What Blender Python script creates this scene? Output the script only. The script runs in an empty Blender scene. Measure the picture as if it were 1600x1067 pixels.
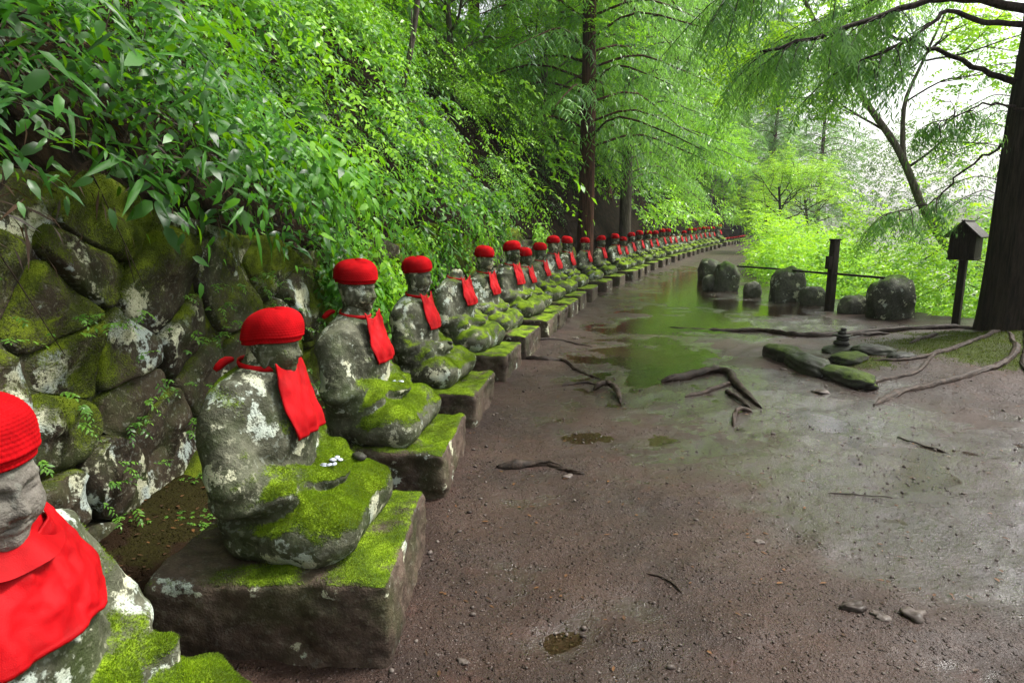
import bpy, bmesh, math, random
import numpy as np
from mathutils import Vector, Matrix

# ------------------------------------------------------------------ camera, sky, sun, exposure
scn = bpy.context.scene
COL = scn.collection
PITCH = 0.18148
cam_d = bpy.data.cameras.new('camera'); cam = bpy.data.objects.new('camera', cam_d); COL.objects.link(cam)
cam.location = (0, 0, 1.6); cam.rotation_euler = (math.pi/2 - PITCH, 0, 0)
cam_d.sensor_width = 36; cam_d.lens = 22.5; cam_d.clip_start = 0.05; cam_d.clip_end = 2000
scn.camera = cam
SUN_EL, SUN_AZ = math.radians(54), math.radians(70)      # azimuth from +Y towards +X
world = bpy.data.worlds.new('World'); scn.world = world; world.use_nodes = True
wn = world.node_tree
sky = wn.nodes.new('ShaderNodeTexSky'); sky.sky_type = 'NISHITA'; sky.sun_disc = False
sky.sun_elevation = SUN_EL; sky.sun_rotation = SUN_AZ; sky.air_density = 1.6; sky.dust_density = 4.0; sky.ozone_density = 1.0
hs = wn.nodes.new('ShaderNodeHueSaturation'); hs.inputs['Saturation'].default_value = 0.22
wn.links.new(sky.outputs[0], hs.inputs['Color']); wn.links.new(hs.outputs[0], wn.nodes['Background'].inputs[0])
wn.nodes['Background'].inputs[1].default_value = 0.07
sun_d = bpy.data.lights.new('sun', 'SUN'); sun_d.energy = 1.5; sun_d.angle = math.radians(12); sun_d.color = (1, .97, .9)
sun = bpy.data.objects.new('sun', sun_d); COL.objects.link(sun)
sv = Vector((math.sin(SUN_AZ)*math.cos(SUN_EL), math.cos(SUN_AZ)*math.cos(SUN_EL), math.sin(SUN_EL)))
sun.rotation_euler = sv.to_track_quat('Z', 'Y').to_euler()
vs = scn.view_settings; vs.view_transform = 'Standard'; vs.look = 'None'; vs.gamma = 1; vs.use_curve_mapping = False
vs.exposure = 2.08
scn.cycles.max_bounces = 6; scn.cycles.diffuse_bounces = 3; scn.cycles.glossy_bounces = 3; scn.cycles.transparent_max_bounces = 8; scn.cycles.volume_bounces = 0
scn.cycles.caustics_reflective = False; scn.cycles.caustics_refractive = False

# ------------------------------------------------------------------ numeric helpers
def _h(i, j, k, seed):
    with np.errstate(over='ignore'):
        n = (i.astype(np.uint32)*np.uint32(374761393) + j.astype(np.uint32)*np.uint32(668265263)
             + k.astype(np.uint32)*np.uint32(2147483647) + np.uint32((seed*1274126177) & 0xffffffff))
        n = (n ^ (n >> np.uint32(13)))*np.uint32(1274126177)
        n = (n ^ (n >> np.uint32(16)))*np.uint32(2246822519)
        n = n ^ (n >> np.uint32(13))
    return (n & np.uint32(0xffffff)).astype(np.float64)/float(0xffffff)
def vnoise(P, seed=0):
    P = np.asarray(P, float); I = np.floor(P).astype(np.int64); f = P-I; f = f*f*(3-2*f)
    i, j, k = I[:, 0], I[:, 1], I[:, 2]; u, v, w = f[:, 0], f[:, 1], f[:, 2]
    def L(a, b, t): return a+(b-a)*t
    x00 = L(_h(i, j, k, seed), _h(i+1, j, k, seed), u); x10 = L(_h(i, j+1, k, seed), _h(i+1, j+1, k, seed), u)
    x01 = L(_h(i, j, k+1, seed), _h(i+1, j, k+1, seed), u); x11 = L(_h(i, j+1, k+1, seed), _h(i+1, j+1, k+1, seed), u)
    return L(L(x00, x10, v), L(x01, x11, v), w)
def fbm(P, octaves=4, seed=0, gain=.5):
    P = np.asarray(P, float); r = np.zeros(len(P)); a = 1.; t = 0.
    for o in range(octaves):
        r += a*vnoise(P*(2.03**o)+o*17.3, seed+o*31); t += a; a *= gain
    return r/t            # 0..1
def P3(x, y, z=0.): return np.stack([np.asarray(x, float)*1., np.asarray(y, float)*1., np.zeros_like(np.asarray(x, float))+z], 1)
def sst(a, b, x): t = np.clip((x-a)/(b-a), 0, 1); return t*t*(3-2*t)
def nrm(A): return A/np.maximum(np.linalg.norm(A, axis=-1, keepdims=True), 1e-9)
UP = np.array([0, 0, 1.])

# ------------------------------------------------------------------ object helpers
def link(o, parent=None):
    COL.objects.link(o)
    if parent is not None: o.parent = parent
    return o
def mesh_data(name, V, F, mat=None, smooth=True, attrs=None):
    V = np.asarray(V, np.float32); Fs = F if isinstance(F, list) else [F]
    Fs = [np.asarray(f, np.int32) for f in Fs if len(f)]
    me = bpy.data.meshes.new(name)
    me.vertices.add(len(V)); me.vertices.foreach_set('co', V.ravel())
    tot = sum(f.size for f in Fs); np_ = sum(len(f) for f in Fs)
    me.loops.add(tot); me.polygons.add(np_)
    me.loops.foreach_set('vertex_index', np.concatenate([f.ravel() for f in Fs]))
    cnt = np.concatenate([np.full(len(f), f.shape[1], np.int32) for f in Fs])
    me.polygons.foreach_set('loop_start', np.r_[0, np.cumsum(cnt)[:-1]].astype(np.int32))
    me.update(calc_edges=True); me.validate()
    if smooth: me.polygons.foreach_set('use_smooth', np.ones(len(me.polygons), bool))
    for k, v in (attrs or {}).items():
        a = me.attributes.new(k, 'FLOAT', 'POINT'); a.data.foreach_set('value', np.asarray(v, np.float32))
    if mat: me.materials.append(mat)
    return me
def mk(name, V, F, mat=None, parent=None, smooth=True, attrs=None, loc=None, kind=None):
    o = bpy.data.objects.new(name, mesh_data(name, V, F, mat, smooth, attrs))
    link(o, parent)
    if loc is not None: o.location = loc
    if kind: o['kind'] = kind
    return o
def inst(name, me, parent=None, loc=None, rot=None, sc=None):
    o = bpy.data.objects.new(name, me); link(o, parent)
    if loc is not None: o.location = loc
    if rot is not None: o.rotation_euler = rot
    if sc is not None: o.scale = (sc, sc, sc) if np.isscalar(sc) else sc
    return o
def tag(o, label, cat, group=None):
    o['label'] = label; o['category'] = cat
    if group: o['group'] = group
    return o
def thing(name, label, cat, loc=(0, 0, 0), rz=0., group=None):
    o = bpy.data.objects.new(name, None); o.empty_display_size = .1; link(o); o.location = loc; o.rotation_euler = (0, 0, rz)
    return tag(o, label, cat, group)
def merge(parts):
    Vs, Fq, Ft, n = [], [], [], 0
    for V, F in parts:
        for f in (F if isinstance(F, list) else [F]):
            f = np.asarray(f, np.int64)
            if len(f) == 0: continue
            (Ft if f.shape[1] == 3 else Fq).append(f+n)
        Vs.append(V); n += len(V)
    out = []
    if Fq: out.append(np.concatenate(Fq))
    if Ft: out.append(np.concatenate(Ft))
    return np.concatenate(Vs), out
def vnormals(V, F):
    N = np.zeros_like(V)
    for f in (F if isinstance(F, list) else [F]):
        a = V[f[:, 0]]; n = np.cross(V[f[:, 1]]-a, V[f[:, 2]]-a)
        if f.shape[1] == 4: n = n+np.cross(V[f[:, 2]]-a, V[f[:, 3]]-a)
        for c in range(f.shape[1]): np.add.at(N, f[:, c], n)
    return nrm(N)
def grid_faces(nu, nv, closed_u=False):
    iu = np.arange(nu if closed_u else nu-1); iv = np.arange(nv-1)
    a, b = np.meshgrid(iu, iv, indexing='ij'); a = a.ravel(); b = b.ravel(); a2 = (a+1) % nu
    return np.stack([a*nv+b, a2*nv+b, a2*nv+b+1, a*nv+b+1], 1)
def smooth_path(pts, n):
    pts = np.asarray(pts, float); m = len(pts)
    out = []
    for t in np.linspace(0, m-1, n):
        i = min(int(t), m-2); f = t-i
        p0 = pts[max(i-1, 0)]; p1 = pts[i]; p2 = pts[i+1]; p3 = pts[min(i+2, m-1)]
        out.append(.5*((2*p1)+(-p0+p2)*f+(2*p0-5*p1+4*p2-p3)*f*f+(-p0+3*p1-3*p2+p3)*f**3))
    return np.array(out)
def tube(pts, rad, ns=8, seed=None, rough=0., cap=True):
    pts = np.asarray(pts, float); n = len(pts); rad = np.broadcast_to(np.asarray(rad, float), (n,))
    T = nrm(np.gradient(pts, axis=0)); ref = np.array([0, 0, 1.]) if abs(T[:, 2]).mean() < .8 else np.array([1., 0, 0])
    A = nrm(np.cross(T, ref)); B = np.cross(T, A)
    th = np.arange(ns)/ns*2*np.pi
    R = np.repeat(rad[:, None], ns, 1)
    if rough:
        q = pts[:, None, :]+R[..., None]*(A[:, None]*np.cos(th)[None, :, None]+B[:, None]*np.sin(th)[None, :, None])
        R = R*(1+rough*(fbm(q.reshape(-1, 3)*np.array([9, 9, 2.2]), 3, seed or 0).reshape(n, ns)-.5)*2)
    V = pts[:, None, :]+R[..., None]*(A[:, None]*np.cos(th)[None, :, None]+B[:, None]*np.sin(th)[None, :, None])
    V = V.reshape(-1, 3); F = []
    for i in range(n-1):
        for j in range(ns):
            k = (j+1) % ns; F.append((i*ns+j, i*ns+k, (i+1)*ns+k, (i+1)*ns+j))
    V = np.concatenate([V, pts[:1], pts[-1:]]); t = []
    for j in range(ns):
        k = (j+1) % ns; t.append((len(V)-2, k, j)); t.append((len(V)-1, (n-1)*ns+j, (n-1)*ns+k))
    return V, [np.array(F), np.array(t)]
def box(c, d, R=None):
    V = np.array([(x, y, z) for x in (-1, 1) for y in (-1, 1) for z in (-1, 1)], float)*np.array(d)/2
    if R is not None: V = V@np.array(R).T
    V = V+np.array(c)
    return V, np.array([(0, 1, 3, 2), (4, 6, 7, 5), (0, 4, 5, 1), (2, 3, 7, 6), (0, 2, 6, 4), (1, 5, 7, 3)])
def rotz(a): c, s = math.cos(a), math.sin(a); return np.array([[c, -s, 0], [s, c, 0], [0, 0, 1.]])

# ------------------------------------------------------------------ materials
class NT:
    def __init__(s, name):
        s.m = bpy.data.materials.new(name); s.m.use_nodes = True; s.t = s.m.node_tree; s.t.nodes.clear()
        s.out = s.t.nodes.new('ShaderNodeOutputMaterial')
    def n(s, ty, ins=None, **props):
        nd = s.t.nodes.new('ShaderNode'+ty)
        for k, v in props.items(): setattr(nd, k, v)
        for k, v in (ins or {}).items():
            sk = nd.inputs[k]
            if hasattr(v, 'links'): s.t.links.new(v, sk)
            elif hasattr(v, 'outputs'): s.t.links.new(v.outputs[0], sk)
            else:
                if isinstance(v, tuple) and len(v) == 3 and sk.type == 'RGBA': v = (*v, 1)
                sk.default_value = v
        return nd
    def noise(s, vec, scale, detail=4, rough=.55):
        return s.n('TexNoise', {'Vector': vec, 'Scale': scale, 'Detail': detail, 'Roughness': rough}).outputs[0]
    def math(s, op, a, b=0., c=0.):
        nd = s.n('Math', operation=op)
        for i, v in enumerate((a, b, c)):
            if hasattr(v, 'links'): s.t.links.new(v, nd.inputs[i])
            else: nd.inputs[i].default_value = v
        return nd.outputs[0]
    def ramp(s, f, stops, interp='LINEAR'):
        nd = s.n('ValToRGB', {'Fac': f}); cr = nd.color_ramp; cr.interpolation = interp
        while len(cr.elements) < len(stops): cr.elements.new(.5)
        for e, (p, c) in zip(cr.elements, stops): e.position = p; e.color = (*c, 1) if len(c) == 3 else c
        return nd.outputs[0]
    def step(s, f, a, b):
        nd = s.n('MapRange', {'Value': f, 'From Min': a, 'From Max': b}, interpolation_type='SMOOTHSTEP'); return nd.outputs[0]
    def mix(s, f, a, b):
        nd = s.n('Mix', data_type='RGBA')
        for k, v in ((0, f), (6, a), (7, b)):
            if hasattr(v, 'links'): s.t.links.new(v, nd.inputs[k])
            else: nd.inputs[k].default_value = (*v, 1) if isinstance(v, tuple) and len(v) == 3 else v
        return nd.outputs[2]
    def attr(s, name): return s.n('Attribute', attribute_name=name).outputs['Fac']
    def bump(s, h, strength=.5, dist=.01): return s.n('Bump', {'Height': h, 'Strength': strength, 'Distance': dist}).outputs[0]
    def done(s, sh): s.t.links.new(sh if hasattr(sh, 'links') else sh.outputs[0], s.out.inputs[0]); return s.m
    def ocoord(s, world=False):
        if world: return s.n('NewGeometry').outputs['Position']
        tc = s.n('TexCoord').outputs['Object']; rn = s.n('ObjectInfo').outputs['Random']
        off = s.n('VectorMath', {0: tc}, operation='ADD'); k = s.math('MULTIPLY', rn, 37.)
        s.t.links.new(k, off.inputs[1]); return off.outputs[0]

def stone_mat(name, dark=(.035, .033, .03), mid=(.085, .08, .07), lichen=.5, moss1=(.05, .085, .008), moss2=(.19, .29, .012), lscale=5.0, lcol=(.38, .43, .37), lcol2=(.46, .46, .32), rough=.75, film=.35):
    t = NT(name); co = t.ocoord()
    big = t.noise(co, 2.2, 5); fine = t.noise(co, 24, 6, .65); vfine = t.noise(co, 110, 3)
    base = t.mix(t.step(t.math('ADD', t.math('MULTIPLY', big, .6), t.math('MULTIPLY', fine, .4)), .36, .66), dark, mid)
    # thin dark-green algae film
    alg = t.step(t.noise(co, 4.3, 5), .42, .68)
    base = t.mix(t.math('MULTIPLY', alg, film), base, (.035, .055, .012))
    l1 = t.math('ADD', t.math('MULTIPLY', t.noise(co, lscale, 5, .62), .74), t.math('MULTIPLY', fine, .26))
    lm = t.step(l1, .625-.10*lichen, .655-.10*lichen)
    spk = t.step(t.noise(co, 42, 2), .57, .66)
    lm = t.math('MAXIMUM', t.math('MULTIPLY', lm, t.step(vfine, .28, .45)), t.math('MULTIPLY', spk, .24*lichen))
    lc = t.mix(t.step(t.noise(co, 5.1, 2), .4, .6), lcol, lcol2)
    lc = t.mix(t.math('MULTIPLY', t.step(vfine, .5, .8), .5), lc, (.16, .17, .14))
    ms = t.math('ADD', t.attr('moss'), t.math('MULTIPLY', t.math('SUBTRACT', fine, .5), .75))
    mm = t.step(t.math('ADD', ms, t.math('MULTIPLY', t.math('SUBTRACT', vfine, .5), .55)), .33, .74)
    mcol = t.mix(t.step(t.math('ADD', t.math('MULTIPLY', t.noise(co, 7, 4), .7), t.math('MULTIPLY', vfine, .3)), .38, .62), moss1, moss2)
    col = t.mix(t.math('MULTIPLY', lm, t.math('SUBTRACT', 1., mm)), base, lc); col = t.mix(mm, col, mcol)
    h = t.math('ADD', t.math('MULTIPLY', fine, .5), t.math('ADD', t.math('MULTIPLY', vfine, .35), t.math('MULTIPLY', mm, t.math('MULTIPLY', t.noise(co, 190, 2), .8))))
    h = t.math('ADD', h, t.math('MULTIPLY', lm, .12))
    rg = t.math('ADD', rough-.25, t.math('ADD', t.math('MULTIPLY', fine, .3), t.math('MULTIPLY', mm, .3)))
    return t.done(t.n('BsdfPrincipled', {'Base Color': col, 'Roughness': rg, 'Normal': t.bump(h, .9, .014), 'Specular IOR Level': .14}))

def leaf_mat(name, cols, trans=.4, tcol=None, rough=.35, spec=.5):
    t = NT(name); r = t.attr('rnd')
    k = len(cols); c = t.ramp(r, [(i/(k-1), c) for i, c in enumerate(cols)])
    tc = t.mix(.55, c, tcol or tuple(min(1, x*1.6) for x in cols[-1]))
    rg = t.math('ADD', rough-.1, t.math('MULTIPLY', t.math('FRACT', t.math('MULTIPLY', r, 57.3)), .3))
    p = t.n('BsdfPrincipled', {'Base Color': c, 'Roughness': rg, 'Specular IOR Level': spec})
    tr = t.n('BsdfTranslucent', {'Color': tc})
    return t.done(t.n('MixShader', {0: trans, 1: p.outputs[0], 2: tr.outputs[0]}))
def simple_mat(name, c1, c2, scale=20, rough=.7, bump=.4, dist=.01, stretch=None, spec=.14, world=False):
    t = NT(name); co = t.ocoord(world)
    if stretch: co = t.n('Mapping', {'Vector': co, 'Scale': stretch}).outputs[0]
    a = t.noise(co, scale, 6, .62); b = t.noise(co, scale*5, 3)
    f = t.math('ADD', t.math('MULTIPLY', a, .7), t.math('MULTIPLY', b, .3))
    return t.done(t.n('BsdfPrincipled', {'Base Color': t.mix(t.step(f, .36, .66), c1, c2), 'Roughness': rough, 'Specular IOR Level': spec, 'Normal': t.bump(f, bump, dist)}))

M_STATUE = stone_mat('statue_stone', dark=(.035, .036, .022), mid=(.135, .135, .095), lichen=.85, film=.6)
M_FACE = stone_mat('face_stone', dark=(.09, .082, .07), mid=(.19, .17, .145), lichen=.55, film=.15)
M_PLINTH = stone_mat('plinth_stone', dark=(.028, .020, .015), mid=(.115, .082, .062), lichen=.35)
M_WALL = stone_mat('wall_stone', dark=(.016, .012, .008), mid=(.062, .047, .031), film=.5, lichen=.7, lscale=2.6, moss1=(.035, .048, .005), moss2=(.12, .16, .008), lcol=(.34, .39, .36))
M_BOULD = stone_mat('boulder_stone', dark=(.03, .03, .024), mid=(.13, .13, .10), lichen=.5, moss1=(.03, .06, .01), moss2=(.07, .13, .015))
M_WET = stone_mat('wet_stone', dark=(.018, .017, .015), mid=(.05, .047, .04), lichen=.05, moss1=(.02, .035, .006), moss2=(.065, .10, .010), rough=.5)
M_MOSS = leaf_mat('moss_tuft', [(.045, .04, .01), (.07, .12, .008), (.17, .28, .008), (.30, .42, .012)], trans=.35, rough=.6, spec=.2)
M_MOSS_DARK = leaf_mat('dark_moss_tuft', [(.025, .035, .004), (.06, .09, .007), (.13, .17, .01)], trans=.3, rough=.7, spec=.1)
def red_mat(name, knit):
    t = NT(name); co = t.n('TexCoord').outputs['Object']; f = t.noise(co, 9, 4); g = t.noise(co, 260 if knit else 420, 2)
    c = t.mix(t.step(f, .35, .65), (.26, .0012, .003), (.42, .003, .006)); c = t.mix(t.math('MULTIPLY', t.step(t.noise(co, 3.3, 5), .5, .75), .5), c, (.18, .002, .003))
    return t.done(t.n('BsdfPrincipled', {'Base Color': c, 'Roughness': .85 if knit else .6, 'Specular IOR Level': .06 if knit else .10,
        'Normal': t.bump(t.math('ADD', g, t.math('MULTIPLY', f, 2.)), .35, .003)}))
M_KNIT = red_mat('red_knit', True); M_CLOTH = red_mat('red_cloth', False)
M_BARK_RED = simple_mat('cedar_bark', (.025, .013, .009), (.11, .048, .03), 7, .9, .9, .03, (4, 4, .35))
M_BARK_GREY = simple_mat('grey_bark', (.05, .042, .034), (.17, .14, .115), 7, .9, .9, .03, (4, 4, .4))
M_BARK_DARK = simple_mat('dark_bark', (.012, .009, .007), (.055, .04, .03), 6, .85, 1., .03, (4, 4, .35))
M_ROOT = simple_mat('root_bark', (.016, .011, .008), (.075, .052, .04), 18, .6, 1., .012)
M_ROOT_DARK = simple_mat('dark_root', (.010, .007, .005), (.045, .03, .022), 18, .6, 1., .012)
M_WOOD = simple_mat('dark_wood', (.012, .009, .007), (.04, .03, .023), 9, .7, .6, .008, (5, 5, .5))
M_ROOFW = simple_mat('roof_wood', (.02, .017, .015), (.07, .06, .05), 9, .5, .6, .008, (1, 6, 6))
M_PEBBLE = simple_mat('pebble', (.035, .026, .022), (.15, .125, .11), 5, .45, .4, .004)
M_COIN = simple_mat('coin', (.35, .38, .45), (.6, .63, .7), 8, .35, .1, .001)
M_SOIL = simple_mat('hill_soil', (.004, .003, .002), (.022, .014, .008), 6, 1., .9, .06, spec=.05, world=True)
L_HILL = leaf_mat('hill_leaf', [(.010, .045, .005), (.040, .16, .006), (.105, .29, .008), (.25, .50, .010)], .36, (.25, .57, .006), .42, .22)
L_BIG = leaf_mat('broad_leaf', [(.014, .065, .014), (.03, .12, .02), (.07, .20, .025)], .32, (.12, .36, .03), .33, .4)
L_CEDAR = leaf_mat('cedar_needle', [(.035, .13, .026), (.10, .27, .05), (.22, .46, .085)], .45, (.30, .58, .06), .42, .4)
L_BRIGHT = leaf_mat('bright_leaf', [(.05, .18, .008), (.20, .46, .012), (.42, .68, .02)], .5, (.50, .80, .03), .4, .4)
L_MAPLE = leaf_mat('maple_leaf', [(.06, .22, .008), (.14, .39, .012), (.30, .58, .016)], .5, (.42, .80, .02), .4, .3)
L_FAR = leaf_mat('far_leaf', [(.03, .08, .02), (.07, .15, .03), (.13, .23, .04)], .4, (.2, .35, .06), .5, .3)
L_WEED = leaf_mat('weed_leaf', [(.05, .14, .02), (.10, .24, .03), (.17, .34, .04)], .45, None, .4, .4)
L_DRY = leaf_mat('dry_leaf', [(.02, .009, .004), (.06, .028, .010), (.15, .065, .02)], .1, None, .6, .3)

# ------------------------------------------------------------------ the row of statues: its front line on the ground
_P = np.array([(-.62, -2.5), (-.5, .8), (-.44, 2.12), (-.43, 3.51), (-.3, 4.92), (-.1, 6.24), (.22, 7.7), (.52, 8.89), (1.1, 11.), (1.33, 12.), (1.78, 13.6), (2.28, 15.09), (2.78, 16.4), (3.47, 18.2), (4.41, 20.7), (5.56, 23.7), (7.09, 27.4), (8.13, 30), (10.24, 34.9), (12.7, 40.44), (15.71, 46.96), (19.57, 54.84), (24.73, 65.86)])
_d = np.r_[0, np.cumsum(np.hypot(*np.diff(_P, axis=0).T))]
_ss = np.linspace(0, _d[-1], 400); _xs = np.interp(_ss, _d, _P[:, 0]); _ys = np.interp(_ss, _d, _P[:, 1])
for _ in range(60):
    _xs[1:-1] = (_xs[:-2]+2*_xs[1:-1]+_xs[2:])/4; _ys[1:-1] = (_ys[:-2]+2*_ys[1:-1]+_ys[2:])/4
_xs = np.r_[_xs[0]-(_xs[1]-_xs[0])*60, _xs, _xs[-1]+(_xs[-1]-_xs[-2])*250]; _ys = np.r_[_ys[0]-(_ys[1]-_ys[0])*60, _ys, _ys[-1]+(_ys[-1]-_ys[-2])*250]
_d2 = np.r_[0, np.cumsum(np.hypot(np.diff(_xs), np.diff(_ys)))]; _d2 -= _d2[1]
def row(s, off=0.):
    s = np.asarray(s, float); x = np.interp(s, _d2, _xs); y = np.interp(s, _d2, _ys); e = .4
    tx = np.interp(s+e, _d2, _xs)-np.interp(s-e, _d2, _xs); ty = np.interp(s+e, _d2, _ys)-np.interp(s-e, _d2, _ys)
    n = np.hypot(tx, ty); tx = tx/n; ty = ty/n
    return x-ty*off, y+tx*off, tx, ty
def lat(x, y):      # distance to the left of the front line
    xr = np.interp(y, _ys, _xs); g = (np.interp(y+1, _ys, _xs)-np.interp(y-1, _ys, _xs))/2
    return (xr-x)/np.sqrt(1+g*g)
_by = np.array([-60, 6, 8.5, 9.67, 10.6, 12, 13.3, 15.5, 19.6, 24, 27.3, 40, 66, 130, 200.]); _bx = np.array([10, 9.5, 8.8, 7.7, 6.95, 6.6, 6.45, 6.1, 7.2, 8.7, 9.9, 16, 29, 62, 97.])
def bank(x, y):     # distance to the right of the path's river side
    return (x-np.interp(y, _by, _bx))*.88
PUD = [(2.0, 8.4, 1.05, 2.5, -.28, .035), (1.5, 6.9, .9, 1.2, -.2, .03), (3.2, 12.2, 1.1, 3.0, -.32, .04), (4.9, 12.6, .75, 1.6, .1, .045), (4.7, 17.5, 1.2, 3.6, -.36, .05), (6.6, 22.5, 1.2, 3.5, -.38, .04),
       (1.25, 4.75, .75, .42, .2, .027), (.5, 4.72, .28, .2, 0, .026), (.5, 2.45, .26, .16, .3, .024), (.15, 2.25, .16, .10, .3, .022), (2.5, 5.2, .42, .5, .4, .027), (2.75, 4.2, .5, .4, .3, .022), (3.6, 10.0, .9, .8, 0, .04), (.9, 3.35, .3, .12, .2, .02), (1.15, 9.6, .5, .9, -.3, .03)]
WATER = -.012
def gz(x, y):
    x = np.asarray(x, float); y = np.asarray(y, float)
    q = P3(x, y)
    rr = np.hypot(x, y); near = 1-sst(14, 40, rr); n4 = fbm(q*4.3, 4, 8)
    z = .010+(fbm(q*.9, 4, 3)-.5)*.045+(n4-.5)*.052*near+(fbm(q*19, 3, 11)-.5)*.016*(1-sst(5, 11, rr))
    wxn = (fbm(q*1.7, 3, 14)-.5)*1.5; wyn = (fbm(q*1.7, 3, 15)-.5)*1.5
    for px, py, rx, ry, a, dp in PUD:
        dx, dy = x-px, y-py; c, s = math.cos(a), math.sin(a); u = (dx*c+dy*s)/rx; v = (-dx*s+dy*c)/ry
        z = z-dp*.78*(1-sst(.1, 1.5, np.hypot(u+wxn*.5, v+wyn*.5)))
    l = lat(x, y)
    z = z+sst(-.5, .05, l)*.03+sst(.75, 1.8, l)*.2*(.7+.6*fbm(q*2.2, 3, 5))
    z = z+.25*np.exp(-(((x-6.6)/2.0)**2+((y-7.7)/1.7)**2))*(1+.6*(fbm(q*1.8, 3, 6)-.5))+.05*np.exp(-(((x-4.2)/.9)**2+((y-7.0)/.8)**2))
    b = bank(x, y)
    z = z+sst(-.5, .2, b)*.06-np.clip(b-.3, 0, 9)*.45*(1+.3*(fbm(q*.6, 3, 21)-.5))+np.clip(b-34, 0, 90)*.16
    return z

# ------------------------------------------------------------------ ground
def ground_moss(x, y):
    q = P3(x, y)
    r = np.hypot((x-6.7)/2.6, (y-7.6)/1.9)
    m = (1-sst(.55, 1.15, r))*.85*sst(.40, .62, fbm(q*1.7, 4, 61)+.06)
    l = lat(x, y); m = np.maximum(m, sst(.8, 1.3, l)*sst(.40, .62, fbm(q*3, 4, 9))*.75)
    m = np.maximum(m, .75*np.exp(-(((x-3.95)/.35)**2+((y-6.9)/.35)**2)))
    return np.maximum(m, sst(.0, .6, bank(x, y))*.6)
def seg(*a): return np.unique(np.concatenate([np.arange(p, q, h) for p, q, h in a]))
gxs = seg((-400, -60, 40), (-60, -6, 3), (-6, -2.6, .4), (-2.6, 5.2, .05), (5.2, 10, .1), (10, 30, .5), (30, 120, 4), (120, 900, 40))
gys = seg((-60, -2, 4), (-2, 1.2, .3), (1.2, 5.5, .036), (5.5, 10, .05), (10, 18, .08), (18, 40, .3), (40, 120, 2.5), (120, 1200, 50))
GX, GY = np.meshgrid(gxs, gys, indexing='ij'); fx, fy = GX.ravel(), GY.ravel(); fz = gz(fx, fy)
def wetness(x, y):
    q = P3(x, y); w = 0*x
    for px, py, rx, ry in ((2.8, 4.2, 1.5, 2.2), (2.3, 6.0, 1.2, 1.2), (3.6, 9.8, 2.4, 1.3), (4.6, 15, 2.5, 6), (2.1, 3.0, 1.0, .9)): w = np.maximum(w, 1-sst(.3, 1.5, np.hypot((x-px)/rx, (y-py)/ry)))
    return np.clip(w*.95+(fbm(q*2.1, 5, 17)-.5)*1.5+.5*(gz(x, y) < WATER+.012), 0, 1)
t = NT('wet_mud'); co = t.ocoord(True)
a = t.noise(co, 1.1, 5); b = t.noise(co, 14, 6, .62); c_ = t.noise(co, 95, 4, .65); dd = t.noise(co, 3.4, 4)
col = t.mix(t.step(a, .36, .66), (.021, .0095, .006), (.047, .0235, .0155)); col = t.mix(t.math('MULTIPLY', t.step(b, .45, .7), .55), col, (.060, .032, .022))
col = t.mix(t.math('MULTIPLY', t.step(dd, .56, .72), .45), col, (.066, .026, .018))
vor = t.n('TexVoronoi', {'Vector': co, 'Scale': 105., 'Randomness': 1.}); vor2 = t.n('TexVoronoi', {'Vector': co, 'Scale': 38., 'Randomness': 1.}); grit = t.math('ADD', t.math('MULTIPLY', t.step(vor.outputs['Distance'], .42, .2), t.step(b, .40, .62)), t.math('MULTIPLY', t.step(vor2.outputs['Distance'], .40, .15), t.math('MULTIPLY', 1.6, t.step(t.n('TexWhiteNoise', {'Vector': vor2.outputs['Position']}).outputs['Value'], .55, .8))))
spk = t.math('MULTIPLY', t.step(t.n('TexWhiteNoise', {'Vector': vor.outputs['Position']}).outputs['Value'], .80, .88), t.step(vor.outputs['Distance'], .38, .26))
col = t.mix(t.math('MULTIPLY', spk, .85), col, (.17, .13, .115)); col = t.mix(t.math('MULTIPLY', t.step(t.noise(co, 55, 4, .7), .54, .66), .6), col, (.016, .009, .007))
mo = t.step(t.math('ADD', t.attr('moss'), t.math('MULTIPLY', t.math('SUBTRACT', b, .5), .9)), .40, .62)
col = t.mix(mo, col, t.mix(t.step(c_, .35, .65), (.02, .03, .005), (.065, .085, .008)))
col = t.mix(t.math('MULTIPLY', t.attr('humus'), .85), col, t.mix(b, (.008, .006, .004), (.028, .018, .010)))
wet = t.attr('wet'); col = t.mix(t.math('MULTIPLY', wet, .45), col, (.028, .018, .014))
rg = t.math('SUBTRACT', .55, t.math('MULTIPLY', t.step(t.math('ADD', wet, t.math('MULTIPLY', t.math('SUBTRACT', b, .5), .8)), .15, .8), .42)); rg = t.math('ADD', rg, t.math('MULTIPLY', mo, .4))
h = t.math('ADD', t.math('MULTIPLY', b, 1.3), t.math('ADD', t.math('MULTIPLY', c_, .75), t.math('MULTIPLY', grit, .8)))
h2 = t.math('ADD', t.math('MULTIPLY', b, .5), t.math('ADD', t.math('MULTIPLY', c_, .4), t.math('MULTIPLY', grit, .5)))
wf = t.step(t.math('ADD', wet, t.math('MULTIPLY', t.math('SUBTRACT', b, .5), .9)), .15, .75)
M_MUD = t.done(t.n('BsdfPrincipled', {'Base Color': col, 'Roughness': rg, 'Specular IOR Level': t.math('MULTIPLY', .28, t.math('SUBTRACT', 1., t.attr('humus'))), 'Normal': t.bump(h, 1., .014), 'Coat Weight': t.math('MULTIPLY', t.math('ADD', .16, t.math('MULTIPLY', wf, .7)), t.math('MULTIPLY', t.math('SUBTRACT', 1., t.attr('humus')), t.math('SUBTRACT', 1., mo))), 'Coat Roughness': t.math('SUBTRACT', .20, t.math('MULTIPLY', wf, .15)), 'Coat IOR': 1.45, 'Coat Normal': t.bump(h2, t.math('SUBTRACT', .9, t.math('MULTIPLY', wf, .15)), .009)}))
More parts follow.
